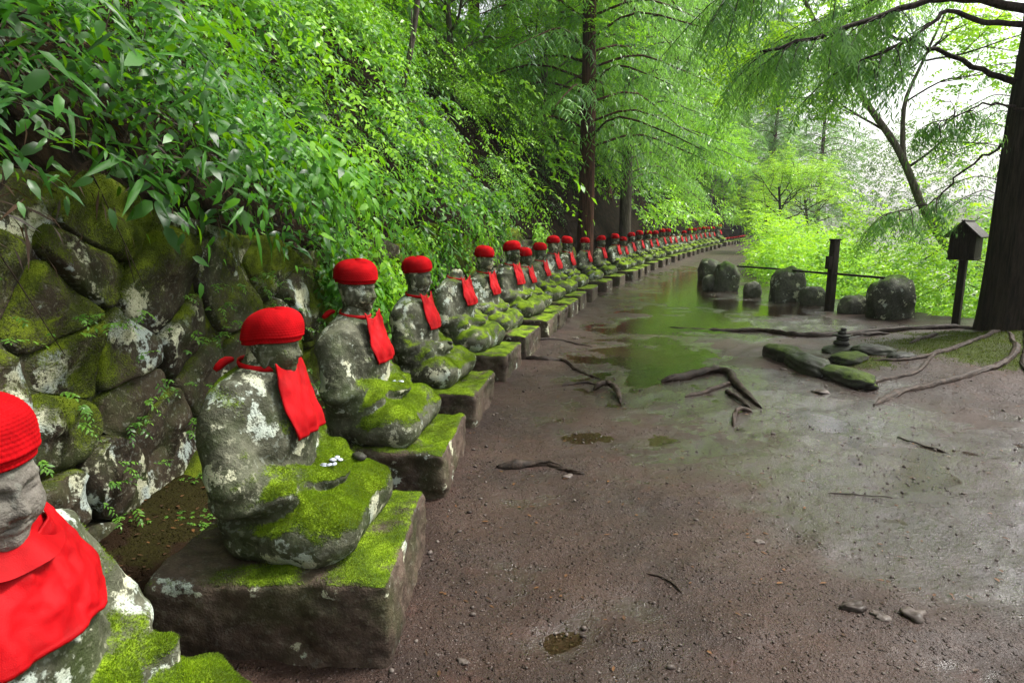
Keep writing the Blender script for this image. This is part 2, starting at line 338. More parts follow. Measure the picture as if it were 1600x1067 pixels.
ground = mk('ground', np.stack([fx, fy, fz], 1), grid_faces(len(gxs), len(gys)), M_MUD, attrs={'moss': ground_moss(fx, fy), 'wet': wetness(fx, fy)*(1-sst(.3, .8, lat(fx, fy))), 'humus': sst(.55, 1.05, lat(fx, fy))}); ground['kind'] = 'structure'

# standing rain water: a level sheet that shows wherever the path dips below it
wx = np.arange(-.8, 11, .12); wy = np.arange(1.5, 31, .12); WX, WY = np.meshgrid(wx, wy, indexing='ij')
Z = gz(WX.ravel(), WY.ravel()).reshape(WX.shape); ok = (Z < WATER+.004) & (lat(WX, WY) < .2) & (bank(WX, WY) < .1)
ok2 = ok.copy()
for dx in (-1, 0, 1):
    for dy in (-1, 0, 1): ok2 |= np.roll(np.roll(ok, dx, 0), dy, 1)
F = grid_faces(len(wx), len(wy)); F = F[ok2.ravel()[F].all(1)]
t = NT('rain_water'); co = t.ocoord(True)
hh = t.math('ADD', t.noise(co, 9, 2), t.math('MULTIPLY', t.noise(co, 48, 2), .35))
hh = t.math('ADD', hh, t.math('MULTIPLY', t.noise(co, 120, 2), .22)); nb = t.bump(hh, .35, .006)
gl = t.n('BsdfGlossy', {'Color': (1, 1, 1), 'Roughness': .03, 'Normal': nb}); tr = t.n('BsdfTransparent', {'Color': (.80, .72, .56)})
fr = t.n('Fresnel', {'IOR': 1.36, 'Normal': nb})
M_WATER = t.done(t.n('MixShader', {0: fr.outputs[0], 1: tr.outputs[0], 2: gl.outputs[0]}))
V = np.stack([WX.ravel(), WY.ravel(), np.full(WX.size, WATER)], 1); used = np.unique(F); remap = np.full(len(V), -1); remap[used] = np.arange(len(used))
pud = mk('puddle_water', V[used], remap[F], M_WATER); pud['kind'] = 'structure'

# ------------------------------------------------------------------ the slope behind the row
def offw(s): return 1.45-.08*sst(9, 16, np.asarray(s, float))
def ztop(s): s = np.asarray(s, float); return 1.78-.45*sst(5.0, 8.0, s)-.15*sst(10, 20, s)
def hill(s, tt, push=0.):
    s = np.asarray(s, float); tt = np.asarray(tt, float); push = np.asarray(push, float)
    t1 = np.minimum(tt, 3.2); t2 = np.maximum(tt-3.2, 0)
    off = offw(s)+.2+t1*.52+t2*.80-push*.82; z = ztop(s)+t1*.85+t2*.58+push*.5
    x, y, tx, ty = row(s, off)
    return np.stack([x, y, z], -1)
hsv = np.r_[np.arange(-8, 24, .35), np.arange(24, 110, 1.6)]; htv = np.r_[-2.2, -.6, np.arange(0, 6, .3), np.arange(6, 34, 2.)]
HS, HT = np.meshgrid(hsv, htv, indexing='ij'); q = P3(HS.ravel(), HT.ravel())
V = hill(HS.ravel(), HT.ravel(), (fbm(q*.9, 4, 33)-.6)*.5)
low = HT.ravel() < 0; V[low, 2] = np.where(HT.ravel()[low] < -1, -.3, ztop(HS.ravel()[low])-.12)
hx, hy, _, _ = row(HS.ravel()[low], offw(HS.ravel()[low])+.32); V[low, 0] = hx; V[low, 1] = hy
hillside = mk('hillside', V, grid_faces(len(hsv), len(htv)), M_SOIL); hillside['kind'] = 'structure'

# ------------------------------------------------------------------ dry-stone retaining wall, every stone a part
rng = np.random.default_rng(5); random.seed(5)
wall = thing('retaining_wall', 'old dry stone wall with moss and lichen behind the statues', 'wall', (0, 0, 0))
def clip_poly(poly, p, q):       # keep the part nearer to p than to q
    m = (p+q)/2; n = q-p; out = []
    for i in range(len(poly)):
        a, b = poly[i], poly[(i+1) % len(poly)]; da = np.dot(a-m, n); db = np.dot(b-m, n)
        if da <= 0: out.append(a)
        if da*db < 0: out.append(a+(b-a)*(da/(da-db)))
    return out
def wall_pt(s, z, d):            # d = metres towards the path
    x, y, tx, ty = row(s, offw(s)+.07*z/1.6-d); return np.stack([x, y, z+0*x], -1)
seeds = []
zz = [.10, .40, .72, 1.03, 1.34, 1.66, 1.98]
for r_, z0 in enumerate(zz):
    s0 = 1.0+(r_ % 2)*.3
    while s0 < 19:
        w = rng.uniform(.26, .74); seeds.append((s0+w/2, z0+rng.uniform(-.14, .14))); s0 += w
seeds = np.array(seeds); seeds = seeds[rng.random(len(seeds)) > .14]
# earth and moss packed behind and between the stones
es = np.arange(0, 20, .07); ez = np.arange(-.1, 2.1, .07); ES, EZ = np.meshgrid(es, ez, indexing='ij'); zt_ = ztop(ES.ravel())+.04
EZv = np.minimum(EZ.ravel(), zt_); qe = P3(ES.ravel(), EZv); Ve = wall_pt(ES.ravel(), EZv, -.035+(fbm(qe*3, 4, 43)-.5)*.10+(fbm(qe*14, 3, 44)-.5)*.03)
mk('earth_core', Ve, grid_faces(len(es), len(ez)), M_WALL, wall, attrs={'moss': np.clip(.35+(fbm(qe*1.6, 4, 50)-.47)*1.8, 0, 1)})
wall_bl = []
for i, p in enumerate(seeds):
    if p[1] > float(ztop(p[0]))-.02: continue
    poly = [np.array(v) for v in ((p[0]-1, -.1), (p[0]+1, -.1), (p[0]+1, 2.4), (p[0]-1, 2.4))]
    W = np.array([1., 1.12])
    near = np.argsort(np.hypot(*(((seeds-p)*W).T)))[1:18]
    for j in near: poly = clip_poly([v*W for v in poly], p*W, seeds[j]*W); poly = [v/W for v in poly]
    poly = np.array(poly); cen = poly.mean(0)
    m = 30; per = np.r_[0, np.cumsum(np.hypot(*np.diff(np.r_[poly, poly[:1]], axis=0).T))]; u = np.arange(m)/m*per[-1]
    c2 = np.r_[poly, poly[:1]]; ring = np.stack([np.interp(u, per, c2[:, 0]), np.interp(u, per, c2[:, 1])], 1)
    ring = (np.roll(ring, 1, 0)+2*ring+np.roll(ring, -1, 0))/4
    qr = np.stack([ring[:, 0]*5, ring[:, 1]*5, np.full(m, i*1.7)], 1); ring = cen+(ring-cen)*(.985+.08*(fbm(qr, 3, 46)-.55))[:, None]
    bulge = rng.uniform(.018, .05); prof = ((1., -.20), (1., -.02), (.965, .35), (.90, .68), (.78, .88), (.60, .98), (.40, 1.03), (.20, 1.0), (.0, 1.0)); nr = len(prof)
    S = np.array([cen[0]+(ring[:, 0]-cen[0])*f for f, d in prof]); Zc = np.array([cen[1]+(ring[:, 1]-cen[1])*f for f, d in prof]); D = np.array([np.full(m, d if d < 0 else d*bulge) for f, d in prof])
    tilt = rng.uniform(-.16, .16, 2); D = D+((S-cen[0])*tilt[0]+(Zc-cen[1])*tilt[1])*(D > 0)
    qq = np.stack([S.ravel(), Zc.ravel(), np.full(S.size, i*3.1)], 1)
    amp = np.clip((np.arange(nr)-.5)/2, 0, 1)[:, None]; amp[-1] = 1
    fac = np.abs(fbm(qq*4.2, 2, 45)-.5)        # faceted breaks
    D = D+((fbm(qq*3.4, 4, 40)-.5)*.13-fac*.12+(fbm(qq*12, 4, 41)-.5)*.06).reshape(D.shape)*amp
    Vw = wall_pt(S.ravel(), Zc.ravel(), D.ravel()+.0); Fq = grid_faces(nr, m)
    Fq = np.concatenate([Fq, np.array([(a*m+m-1, (a+1)*m+m-1, (a+1)*m, a*m) for a in range(nr-1)])])
    N = -vnormals(Vw, Fq); o0 = Vw.mean(0)
    mo = np.clip(.42+(fbm(np.stack([S.ravel(), Zc.ravel(), 0*S.ravel()], 1)*1.9, 5, 50)-.47)*2.2+.35*N[:, 2]+rng.uniform(-.35, .2), 0, 1)
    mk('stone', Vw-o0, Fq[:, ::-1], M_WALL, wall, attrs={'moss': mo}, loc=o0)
    if p[0] < 10.5: wall_bl.append((Vw, Fq[:, ::-1], mo))

# ------------------------------------------------------------------ signed-distance carving for the statues
def surface_nets(f, lo, hi, h):
    lo = np.array(lo); n = np.ceil((np.array(hi)-lo)/h).astype(int)+1
    ax = [lo[i]+np.arange(n[i])*h for i in range(3)]
    G = np.stack(np.meshgrid(*ax, indexing='ij'), -1).reshape(-1, 3); v = f(G).reshape(n)
    ins = v < 0; c = np.zeros(tuple(n-1), int); sl = lambda d, k: slice(k, k+d)
    corners = [(i, j, k) for i in (0, 1) for j in (0, 1) for k in (0, 1)]
    def cv(A, q): return A[q[0]:q[0]+n[0]-1, q[1]:q[1]+n[1]-1, q[2]:q[2]+n[2]-1]
    for q in corners: c += cv(ins, q)
    act = (c > 0) & (c < 8); idx = np.full(act.shape, -1); ids = np.argwhere(act); idx[act] = np.arange(len(ids))
    S = np.zeros((len(ids), 3)); K = np.zeros(len(ids))
    for q in corners:
        for a in range(3):
            if q[a]: continue
            r = list(q); r[a] = 1
            A = cv(v, q)[act]; B = cv(v, r)[act]; m = (A < 0) != (B < 0); tt = np.where(m, A/np.where(m, A-B, 1), 0)
            P = np.array(q, float)[None]+np.zeros((len(ids), 3)); P[:, a] = tt
            S += P*m[:, None]; K += m
    V = lo+(ids+S/K[:, None])*h
    Fs = []
    for a in range(3):
        b, d = (a+1) % 3, (a+2) % 3
        s0 = [slice(None)]*3; s1 = [slice(None)]*3; s0[a] = slice(0, -1); s1[a] = slice(1, None)
        A = ins[tuple(s0)]; B = ins[tuple(s1)]; e = np.argwhere(A != B)
        e = e[(e[:, b] > 0) & (e[:, d] > 0) & (e[:, b] < n[b]-1) & (e[:, d] < n[d]-1)]
        fl = A[tuple(e.T)]
        def cid(db, dd_): r = e.copy(); r[:, b] -= db; r[:, d] -= dd_; return idx[tuple(r.T)]
        Q = np.stack([cid(1, 1), cid(0, 1), cid(0, 0), cid(1, 0)], 1); Q[~fl] = Q[~fl][:, ::-1]
        Fs.append(Q)
    return V, np.concatenate(Fs)
def smin(a, b, k): h = np.clip(.5+.5*(b-a)/k, 0, 1); return b+(a-b)*h-k*h*(1-h)
def smax(a, b, k): return -smin(-a, -b, k)
def ell(P, c, r): q = (P-np.array(c))/np.array(r); k0 = np.linalg.norm(q, axis=1); k1 = np.linalg.norm(q/np.array(r), axis=1); return k0*(k0-1)/np.maximum(k1, 1e-6)
def cap_(P, a, b, ra, rb):
    a, b = np.array(a), np.array(b); ba = b-a; t = np.clip(((P-a)@ba)/(ba@ba), 0, 1); return np.linalg.norm(P-a-t[:, None]*ba, axis=1)-(ra+(rb-ra)*t)
def rbox(P, c, hd, r): q = abs(P-np.array(c))-(np.array(hd)-r); return np.linalg.norm(np.maximum(q, 0), axis=1)+np.minimum(q.max(1), 0)-r
def body_sdf(v):
    lean, sw, kn, hh, hw = v['lean'], v['sw'], v['knee'], v['hand'], v['hw']
    def f(P):
        Ps = P.copy(); Y = abs(P[:, 1]); Ps[:, 1] = Y
        d = rbox(P, (.12, 0, .115), (.275, .325+kn, .125), .105)
        d = smin(d, ell(Ps, (.205, .25+kn, .125), (.215, .15, .13)), .06)
        t = ell(P, (-.06, 0, .34), (.18, .275*sw, .42))
        t = smin(t, cap_(Ps, (-.08+lean, 0, .62), (-.08+lean, .165*sw, .615), .130, .115), .09)
        t = smin(t, ell(P, (-.03, 0, .45), (.17, .22*sw, .2)), .08)
        d = smin(d, t, .07)
        arm = cap_(Ps, (-.10+lean, .235*sw, .585), (-.03, .315*sw, .34), .095, .10)
        fore = cap_(Ps, (-.03, .315*sw, .325), (.20, .07, hh), .085, .058)
        slv = ell(Ps, (.06, .255*sw, .27), (.17, .085, .085))
        ar = smin(smin(arm, fore, .05), slv, .06); d = smin(d, ar, .035)
        d = smin(d, ell(P, (.215, 0, hh+.005), (.085, hw, .042)), .02)
        d = smin(d, cap_(P, (-.055+lean, 0, .66), (-.035+lean, 0, .80), .09, .074), .05)
        # robe: neckline bands, sleeve folds, hem folds
        x, y, z = P.T
        band = abs(y+.0-(.73-z)*.62)-.016; front = sst(-.02, .05, x)*sst(.36, .44, z)*(1-sst(.70, .76, z))
        band2 = abs(y+(.73-z)*.62)-.016
        d = d-.010*front*np.maximum(1-sst(0, .016, band), 1-sst(0, .016, band2))
        el = np.sqrt((x+.02)**2+(z-.50)**2); side = sst(.19*sw, .26*sw, Y)
        d = d+.010*side*np.sin(el*58+v['ph'])*sst(.10, .2, el)*(1-sst(.34, .46, el))
        kl = np.sqrt((x-.02)**2*1.0+(z-.30)**2+(Y-.05)**2*.3); d = d+.008*np.sin(kl*52+v['ph'])*(1-sst(.20, .29, z))*sst(.0, .1, x)
        d = smax(d, -(z-.002), .01)
        return d
    return f
def head_sdf(v=0.):
    def f(P):
        Ps = P.copy(); Y = abs(P[:, 1]); Ps[:, 1] = Y; x, y, z = P.T
        d = ell(P, (-.012, 0, .03), (.112, .098, .112))
        d = smin(d, ell(P, (.020, 0, -.045), (.082, .078, .085)), .05)
        d = smin(d, ell(Ps, (.062, .040, -.035), (.036, .034, .036)), .025)           # cheeks
        d = smin(d, ell(P, (.070, 0, -.098), (.026, .032, .024)), .022)               # chin
        d = smin(d, cap_(P, (.096, 0, .022), (.116, 0, -.030), .008, .0135), .014)    # nose
        d = smin(d, ell(Ps, (.104, .013, -.033), (.012, .010, .009)), .008)
        br = cap_(Ps, (.096, .012, .026), (.074, .062, .030), .007, .006); d = smin(d, br, .012)
        d = smax(d, -ell(Ps, (.108, .036, .008), (.022, .024, .012)), .016)           # sockets
        d = smin(d, ell(Ps, (.082, .036, .004), (.013, .021, .010)), .006)            # lids
        d = smax(d, -(cap_(Ps, (.1, .016, -.001), (.088, .058, .002), .0035, .003)), .004)   # closed eye
        d = smin(d, ell(P, (.096, 0, -.062), (.012, .024, .011)), .010)               # lips
        d = smax(d, -(cap_(Ps, (.110, 0, -.063), (.094, .031, -.059), .0032, .0028)), .004)
        ear = ell(Ps, (-.010, .098, -.022), (.027, .013, .060)); ear = smax(ear, -ell(Ps, (-.004, .112, -.010), (.013, .010, .030)), .008); d = smin(d, ear, .010)
        d = smin(d, cap_(P, (-.022, 0, -.06), (-.03, 0, -.17), .07, .072), .03)
        return d
    return f
def moss_mask(V, N, seed, amt, lap_bias=True):
    nz = N[:, 2]; n = .6*fbm(V*5.5, 4, seed)+.4*fbm(V*15, 4, seed+2); low = 1-sst(.28, .60, V[:, 2]) if lap_bias else 1.
    frontx = sst(-.05, .18, V[:, 0]) if lap_bias else 1.
    m = sst(-.15, .75, nz)*(.26+.66*low*frontx if lap_bias else 1.)*amt+(n-.5)*1.7
    return np.clip(m, 0, 1)
VARS = [dict(lean=.0, sw=1.0, knee=.0, hand=.285, hw=.105, ph=.3), dict(lean=.015, sw=.93, knee=.02, hand=.30, hw=.09, ph=1.4), dict(lean=-.01, sw=1.04, knee=-.015, hand=.275, hw=.12, ph=2.6), dict(lean=.02, sw=.9, knee=.0, hand=.31, hw=.08, ph=4.)]
def carve_body(v, h, seed, amt):
    f = body_sdf(v); V, F = surface_nets(f, (-.40, -.60, -.02), (.54, .60, .86), h)
    N = vnormals(V, F); V = V+N*(((fbm(V*9, 4, seed)-.5)*.028+(fbm(V*34, 3, seed+5)-.5)*.008)[:, None])
    N = vnormals(V, F); mo = moss_mask(V, N, seed+9, amt)
    return V, F, N, mo
def bib_mesh(v, wide_top, wide_bot, z_top, z_bot, seed, nu=22, nv=30, thick=.006, fold=.003):
    f = body_sdf(v); U, T = np.meshgrid(np.linspace(-1, 1, nu), np.linspace(0, 1, nv), indexing='ij')
    w = wide_top+(wide_bot-wide_top)*np.minimum(T*1.5, 1); w = w*(1-.05*sst(.9, 1., T)*U*U); Yc = U*w; Zc = z_top+(z_bot-z_top)*T-.03*(U*U)*(1-T)*-1.6
    X = np.full(U.size, .42)
    Pq = np.stack([X, Yc.ravel(), Zc.ravel()], 1)
    for _ in range(60):
        d = f(Pq); Pq[:, 0] -= np.clip(d*.9, -.02, .05)
        Pq[:, 0] = np.maximum(Pq[:, 0], -.25)
    X = Pq[:, 0].reshape(U.shape)
    for _ in range(8):
        Xp = np.pad(X, 1, mode='edge'); X = (Xp[:-2, 1:-1]+Xp[2:, 1:-1]+Xp[1:-1, :-2]+Xp[1:-1, 2:]+4*X)/8
    for k in range(1, nv): X[:, k] = np.maximum(X[:, k], X[:, k-1]-.012)       # cloth hangs rather than clings
    X = np.maximum(X, X[:, -1:]-.075*(1-T)-.01)
    q = np.stack([U.ravel()*1.2, T.ravel()*3, 0*U.ravel()], 1)
    X = X+.021+2.2*fold+((fbm(q*np.array([2.5, 1, 1]), 3, seed)-.5)*.030+(fbm(q*np.array([5, 2.2, 1])+U.ravel()[:, None]*T.ravel()[:, None]*2, 2, seed+3)-.5)*.012).reshape(X.shape)+fold*np.sin(U*(7+3*T)+2.2*T+1.3*np.sin(T*5))*(.25+.75*T)*sst(0, .3, T)-fold*.8*np.abs(np.sin(U*3.1+T*6.5+seed))**3
    X = X+.003*((1-sst(.0, .03, np.abs(T-.965)))+(1-sst(.0, .05, np.abs(np.abs(U)-.95))))
    A = np.stack([X, Yc, Zc], -1).reshape(-1, 3); Bk = A-np.array([thick, 0, 0]); n = len(A); Fg = grid_faces(nu, nv)
    rim = [i*nv for i in range(nu)]+[(nu-1)*nv+j for j in range(1, nv)]+[i*nv+nv-1 for i in range(nu-2, -1, -1)]+[j for j in range(nv-2, 0, -1)]
    R = np.array([(rim[i], rim[(i+1) % len(rim)], rim[(i+1) % len(rim)]+n, rim[i]+n) for i in range(len(rim))])
    return np.concatenate([A, Bk]), np.concatenate([Fg[:, ::-1], Fg+n, R])
def strap_mesh(v, z_f, z_b, r=.009, seed=0, w0=.0):
    f = body_sdf(v); a = np.linspace(0, 2*np.pi, 41)[:-1]; D = np.stack([np.cos(a), np.sin(a), 0*a], 1)
    zz_ = z_b+(z_f-z_b)*(.5+.5*np.cos(a)); cx = -.05
    P = np.stack([cx+0*a, 0*a, zz_], 1)+D*.32
    for _ in range(60): P = P-D*np.clip(f(P)*.9, -.02, .05)[:, None]
    rr = np.hypot(P[:, 0]-cx, P[:, 1])
    for _ in range(3): rr = (np.roll(rr, 1)+2*rr+np.roll(rr, -1))/4
    P = np.stack([cx+np.cos(a)*(rr+.004), np.sin(a)*(rr+.004), zz_], 1)
    th = np.arange(6)/6*2*np.pi; V = P[:, None]+D[:, None]*(np.cos(th)*r*.6)[None, :, None]+UP*(np.sin(th)*r*1.5)[None, :, None]
    return V.reshape(-1, 3), np.concatenate([grid_faces(40, 6, True)[:, ::-1], np.array([(i*6+5, i*6, ((i+1) % 40)*6, ((i+1) % 40)*6+5) for i in range(40)])])
def cap_mesh(na, nb, ht=.105, bulge=1.10, tilt=0., seed=0, stitch=True, rx=.124, ry=.110):
    a = np.arange(na)/na*2*np.pi; b = np.linspace(0, 1, nb); A, B = np.meshgrid(a, b, indexing='ij')
    # rim tucked in, sides bulging, flattened crown
    prof_r = np.where(B < .14, .965+.06*B/.14, 1)*1.; ang = np.clip((B-.10)/.90, 0, 1)*np.pi/2
    r = np.where(B < .10, .97+.3*B, (np.cos(ang)**.74)*bulge*(1-.05*np.cos(ang)**8)); z = ht*np.sin(ang)**.85+.02*np.minimum(B, .1)/.1
    fx_ = r*rx*np.cos(A); fy_ = r*ry*np.sin(A)
    wob = 1+.03*(fbm(np.stack([np.cos(A).ravel()*1.6, np.sin(A).ravel()*1.6, B.ravel()*2], 1), 3, seed).reshape(A.shape)-.5)*2
    z = z+.012*(fbm(np.stack([np.cos(A).ravel()*1.2, np.sin(A).ravel()*1.2, 0*B.ravel()+seed], 1), 2, seed).reshape(A.shape)-.5)*2
    V = np.stack([fx_*wob, fy_*wob, z], -1).reshape(-1, 3); F = grid_faces(na, nb, True)
    if stitch:
        N = vnormals(V, F); rows = B*22; off = (np.floor(rows) % 2)*np.pi/2
        st = np.abs(np.sin(A*30+off))*np.sin((rows % 1)*np.pi)
        V = V+N*((st.ravel()-.5)*.0026*(1-sst(.93, 1, B).ravel()))[:, None]
    # inner lip
    lip = np.stack([.90*rx*np.cos(a), .90*ry*np.sin(a), 0*a+.012], 1); n = len(V); V = np.concatenate([V, lip])
    Fl = np.array([(i*nb, n+i, n+(i+1) % na, ((i+1) % na)*nb) for i in range(na)])
    V[:, 2] += tilt*V[:, 0]
    return V, np.concatenate([F, Fl])
def blades(V, F, mask, count, rng, hmin=.003, hmax=.0085, thr=.5, w=.003):
    f = F if isinstance(F, np.ndarray) else F[0]
    a, b, c = V[f[:, 0]], V[f[:, 1]], V[f[:, 2]]; ar = np.linalg.norm(np.cross(b-a, c-a), axis=1); mm = mask[f].mean(1)
    wgt = ar*np.clip((mm-thr+.2)/.5, 0, 1)**1.5; wgt = wgt/max(wgt.sum(), 1e-9)
    k = rng.choice(len(f), count, p=wgt); u, v_ = rng.random(count), rng.random(count)
    p = (1-u)[:, None]*((1-v_)[:, None]*V[f[k, 0]]+v_[:, None]*V[f[k, 1]])+u[:, None]*((1-v_)[:, None]*V[f[k, 3 if f.shape[1] == 4 else 2]]+v_[:, None]*V[f[k, 2]])
    n = nrm(np.cross(b-a, c-a))[k]; d = nrm(n+rng.normal(0, .45, (count, 3))+.25*UP); s = nrm(np.cross(d, rng.normal(0, 1, (count, 3))))
    clump = fbm(p*26, 2, 77); h = (hmin+(hmax-hmin)*rng.random(count))*(.55+.9*clump)
    Vb = np.stack([p-s*w*.5-n*.002, p+s*w*.5-n*.002, p+d*h[:, None]], 1).reshape(-1, 3)
    return Vb, np.arange(count*3).reshape(-1, 3), np.repeat(np.clip(-.35+1.35*fbm(p*8, 4, 78)+rng.normal(0, .18, count)+.3*(clump-.5), 0, 1), 3)

rng = np.random.default_rng(11)
Vw, Fw = merge([(v, f) for v, f, m in wall_bl]); mw = np.concatenate([m for v, f, m in wall_bl]); Vb, Fb, rb = blades(Vw, Fw[0], mw, 65000, rng, .006, .018, .45, .005)
mk('moss', Vb, Fb, M_MOSS_DARK, wall, False, {'rnd': np.clip(rb*1.1, 0, 1)}, kind='stuff')
near_bodies = {i: carve_body(VARS[k], .0118, 100+i*7, am) for i, k, am in ((1, 0, .85), (2, 2, 1.05), (3, 0, 1.0), (4, 1, .75))}
far_bodies = [carve_body(VARS[k], .017, 200+k*7, .95) for k in range(4)]
def md(name, b, mat): return mesh_data(name, b[0], b[1], mat, True, {'moss': b[3]})
near_md = {i: md('body', b, M_STATUE) for i, b in near_bodies.items()}
far_md = [md('body', b, M_STATUE) for b in far_bodies]
def carve_head(h, seed):
    V, F = surface_nets(head_sdf(), (-.16, -.14, -.19), (.15, .14, .16), h); N = vnormals(V, F)
    V = V+N*(((fbm(V*22, 3, seed)-.5)*.008+(fbm(V*70, 2, seed)-.5)*.0035)[:, None]); N = vnormals(V, F)
    return V, F, np.clip(.15+(fbm(V*9, 3, seed+3)-.5)*1.0, 0, .5)
hd = [carve_head(.0048, 301), carve_head(.0055, 307), carve_head(.009, 311)]
head_md = [mesh_data('head', V, F, M_FACE if k == 0 else M_STATUE, True, {'moss': mo*(0 if k == 0 else 1)}) for k, (V, F, mo) in enumerate(hd)]
cap_hi = [mesh_data('cap', *cap_mesh(216, 80, ht, bu, ti, sd), M_KNIT) for ht, bu, ti, sd in ((.122, 1.10, .10, 1), (.126, 1.10, .20, 2), (.114, 1.13, .02, 3), (.110, 1.10, .0, 4))]
cap_lo = [mesh_data('cap', *cap_mesh(48, 20, ht, bu, ti, sd, False), M_KNIT) for ht, bu, ti, sd in ((.118, 1.10, .0, 6), (.115, 1.12, .06, 7), (.122, 1.08, -.03, 8))]
bib_md, strap_md = {}, {}
for k, v in enumerate(VARS):
    bib_md[k] = mesh_data('bib', *bib_mesh(v, .115, .145, .735, .47, 500+k), M_CLOTH)
    strap_md[k] = mesh_data('neck_strap', *strap_mesh(v, .745, .775), M_CLOTH)
bib_md['collar'] = mesh_data('bib', *bib_mesh(VARS[0], .135, .20, .735, .515, 520, 60, 60, fold=.006), M_CLOTH)
# standing collar for the nearest bib
a = np.arange(64)/64*2*np.pi; rings = []
for k, (rf, zf) in enumerate(((1.55, -.035), (1.25, .0), (1.08, .03), (1.05, .075), (1.02, .074), (1.0, .02))):
    rings.append(np.stack([-.035+rf*.108*np.cos(a)*(1+.03*np.sin(a*9+k*.7))+.006*np.sin(a*5+k), rf*.108*np.sin(a), .765+zf-.035*np.cos(a)*(1 if k < 3 else .6)+.005*np.sin(a*7)], 1))
Vc = np.stack(rings, 1).reshape(-1, 3); collar_md = mesh_data('collar', Vc, grid_faces(64, 6, True)[:, ::-1], M_CLOTH)

def block(dx, dy, dz, seed, n=26, rad=.03, amp=.02):
    q = np.linspace(-1, 1, n); parts = []
    for ax in range(3):
        for sg in (-1, 1):
            A, B = np.meshgrid(q, q, indexing='ij'); P = np.zeros((n*n, 3)); P[:, ax] = sg; P[:, (ax+1) % 3] = A.ravel()*sg; P[:, (ax+2) % 3] = B.ravel()
            parts.append((P, grid_faces(n, n)))
    V, F = merge(parts); F = F[0]; hd_ = np.array([dx, dy, dz])/2; V = V*hd_
    key = np.round(V*1e4).astype(int); _, first, inv = np.unique(key, axis=0, return_index=True, return_inverse=True); inv = inv.ravel()
    V = V[first]; F = inv[F]
    core = np.clip(V, -(hd_-rad), hd_-rad); dv = V-core; V = core+nrm(dv)*np.minimum(np.linalg.norm(dv, axis=1), rad)[:, None]
    V[:, 2] += dz/2; N = vnormals(V, F)
    V = V+N*(((fbm(V*4+seed, 4, seed)-.5)*amp*2+(fbm(V*17, 4, seed+2)-.5)*amp*1.1-np.clip(fbm(V*6.5, 2, seed+3)-.62, 0, 1)*amp*3.)[:, None])
    N = vnormals(V, F); edge = sst(.30, .95, N[:, 2])
    mo = np.clip(edge*(.18+.5*sst(-.35, .1, V[:, 0]/dx))+(fbm(V*6, 4, seed+4)-.5)*1.9*edge+.35*sst(.55, 1., V[:, 2]/dz)*(fbm(V*7, 3, seed+6)-.35), 0, 1)
    return V, F, mo
pl_raw = [block(.88, .84, .44, 600+i, 40, amp=.03) for i in range(4)]
pl_md = [mesh_data('stone_plinth', V, F, M_PLINTH, True, {'moss': mo}) for V, F, mo in pl_raw]
pl_lo = [mesh_data('stone_plinth', V, F, M_PLINTH, True, {'moss': mo}) for V, F, mo in [block(.86, .80, .44, 640+i, 12, amp=.03) for i in range(3)]]

ORD = ['nearest', 'second', 'third', 'fourth', 'fifth', 'sixth', 'seventh', 'eighth', 'ninth', 'tenth', 'eleventh', 'twelfth', 'thirteenth', 'fourteenth', 'fifteenth', 'sixteenth', 'seventeenth', 'eighteenth', 'nineteenth', 'twentieth', 'twenty-first', 'twenty-second', 'twenty-third', 'twenty-fourth', 'twenty-fifth', 'twenty-sixth', 'twenty-seventh', 'twenty-eighth', 'twenty-ninth', 'thirtieth', 'thirty-first', 'thirty-second', 'thirty-third', 'thirty-fourth', 'thirty-fifth', 'thirty-sixth', 'thirty-seventh', 'thirty-eighth', 'thirty-ninth', 'fortieth', 'forty-first', 'forty-second', 'forty-third', 'forty-fourth']
LAB = {1: 'nearest seated stone statue with closed eyes, wide red collar and red cap', 2: 'mossy seated stone statue with sunken head under red crocheted cap, second in row',
       3: 'seated stone statue with lichen covered face and red crocheted cap, third in row', 4: 'seated stone statue with white lichen patches on its arm, fourth in row',
       5: 'headless seated stone statue with red bib, fifth in row', 8: 'small statue with little red cap peeping out behind the seventh statue'}
#       s, ztop, plinth height, head?
ROW = [(3.72, 1.25, .255), (4.98, 1.235, .345), (6.42, 1.375, .30), (7.80, 1.33, .30), (9.28, 0, .30), (10.40, 1.32, .31), (11.72, 1.35, .30), (12.6, 1.19, .30), (13.72, 1.27, .30), (14.78, 1.37, .32), (16.21, 1.33, .31), (18.01, 1.27, .30),
       (19.66, 1.29, .30), (21.55, 1.31, .30), (22.75, 1.20, .30), (23.96, 1.32, .30), (25.6, 1.36, .32), (27.40, 1.34, .32), (28.75, 1.33, .31), (30.52, 1.39, .32), (32.09, 1.38, .32), (33.7, 0, .30), (35.6, 0, .30), (37.03, 1.25, .30), (38.82, 1.36, .31), (40.71, 1.35, .31), (42.47, 1.38, .31), (44.3, 1.41, .32), (46.3, 1.40, .32), (48.6, 1.39, .32), (51.8, 1.56, .36)]
STAT_XY = []
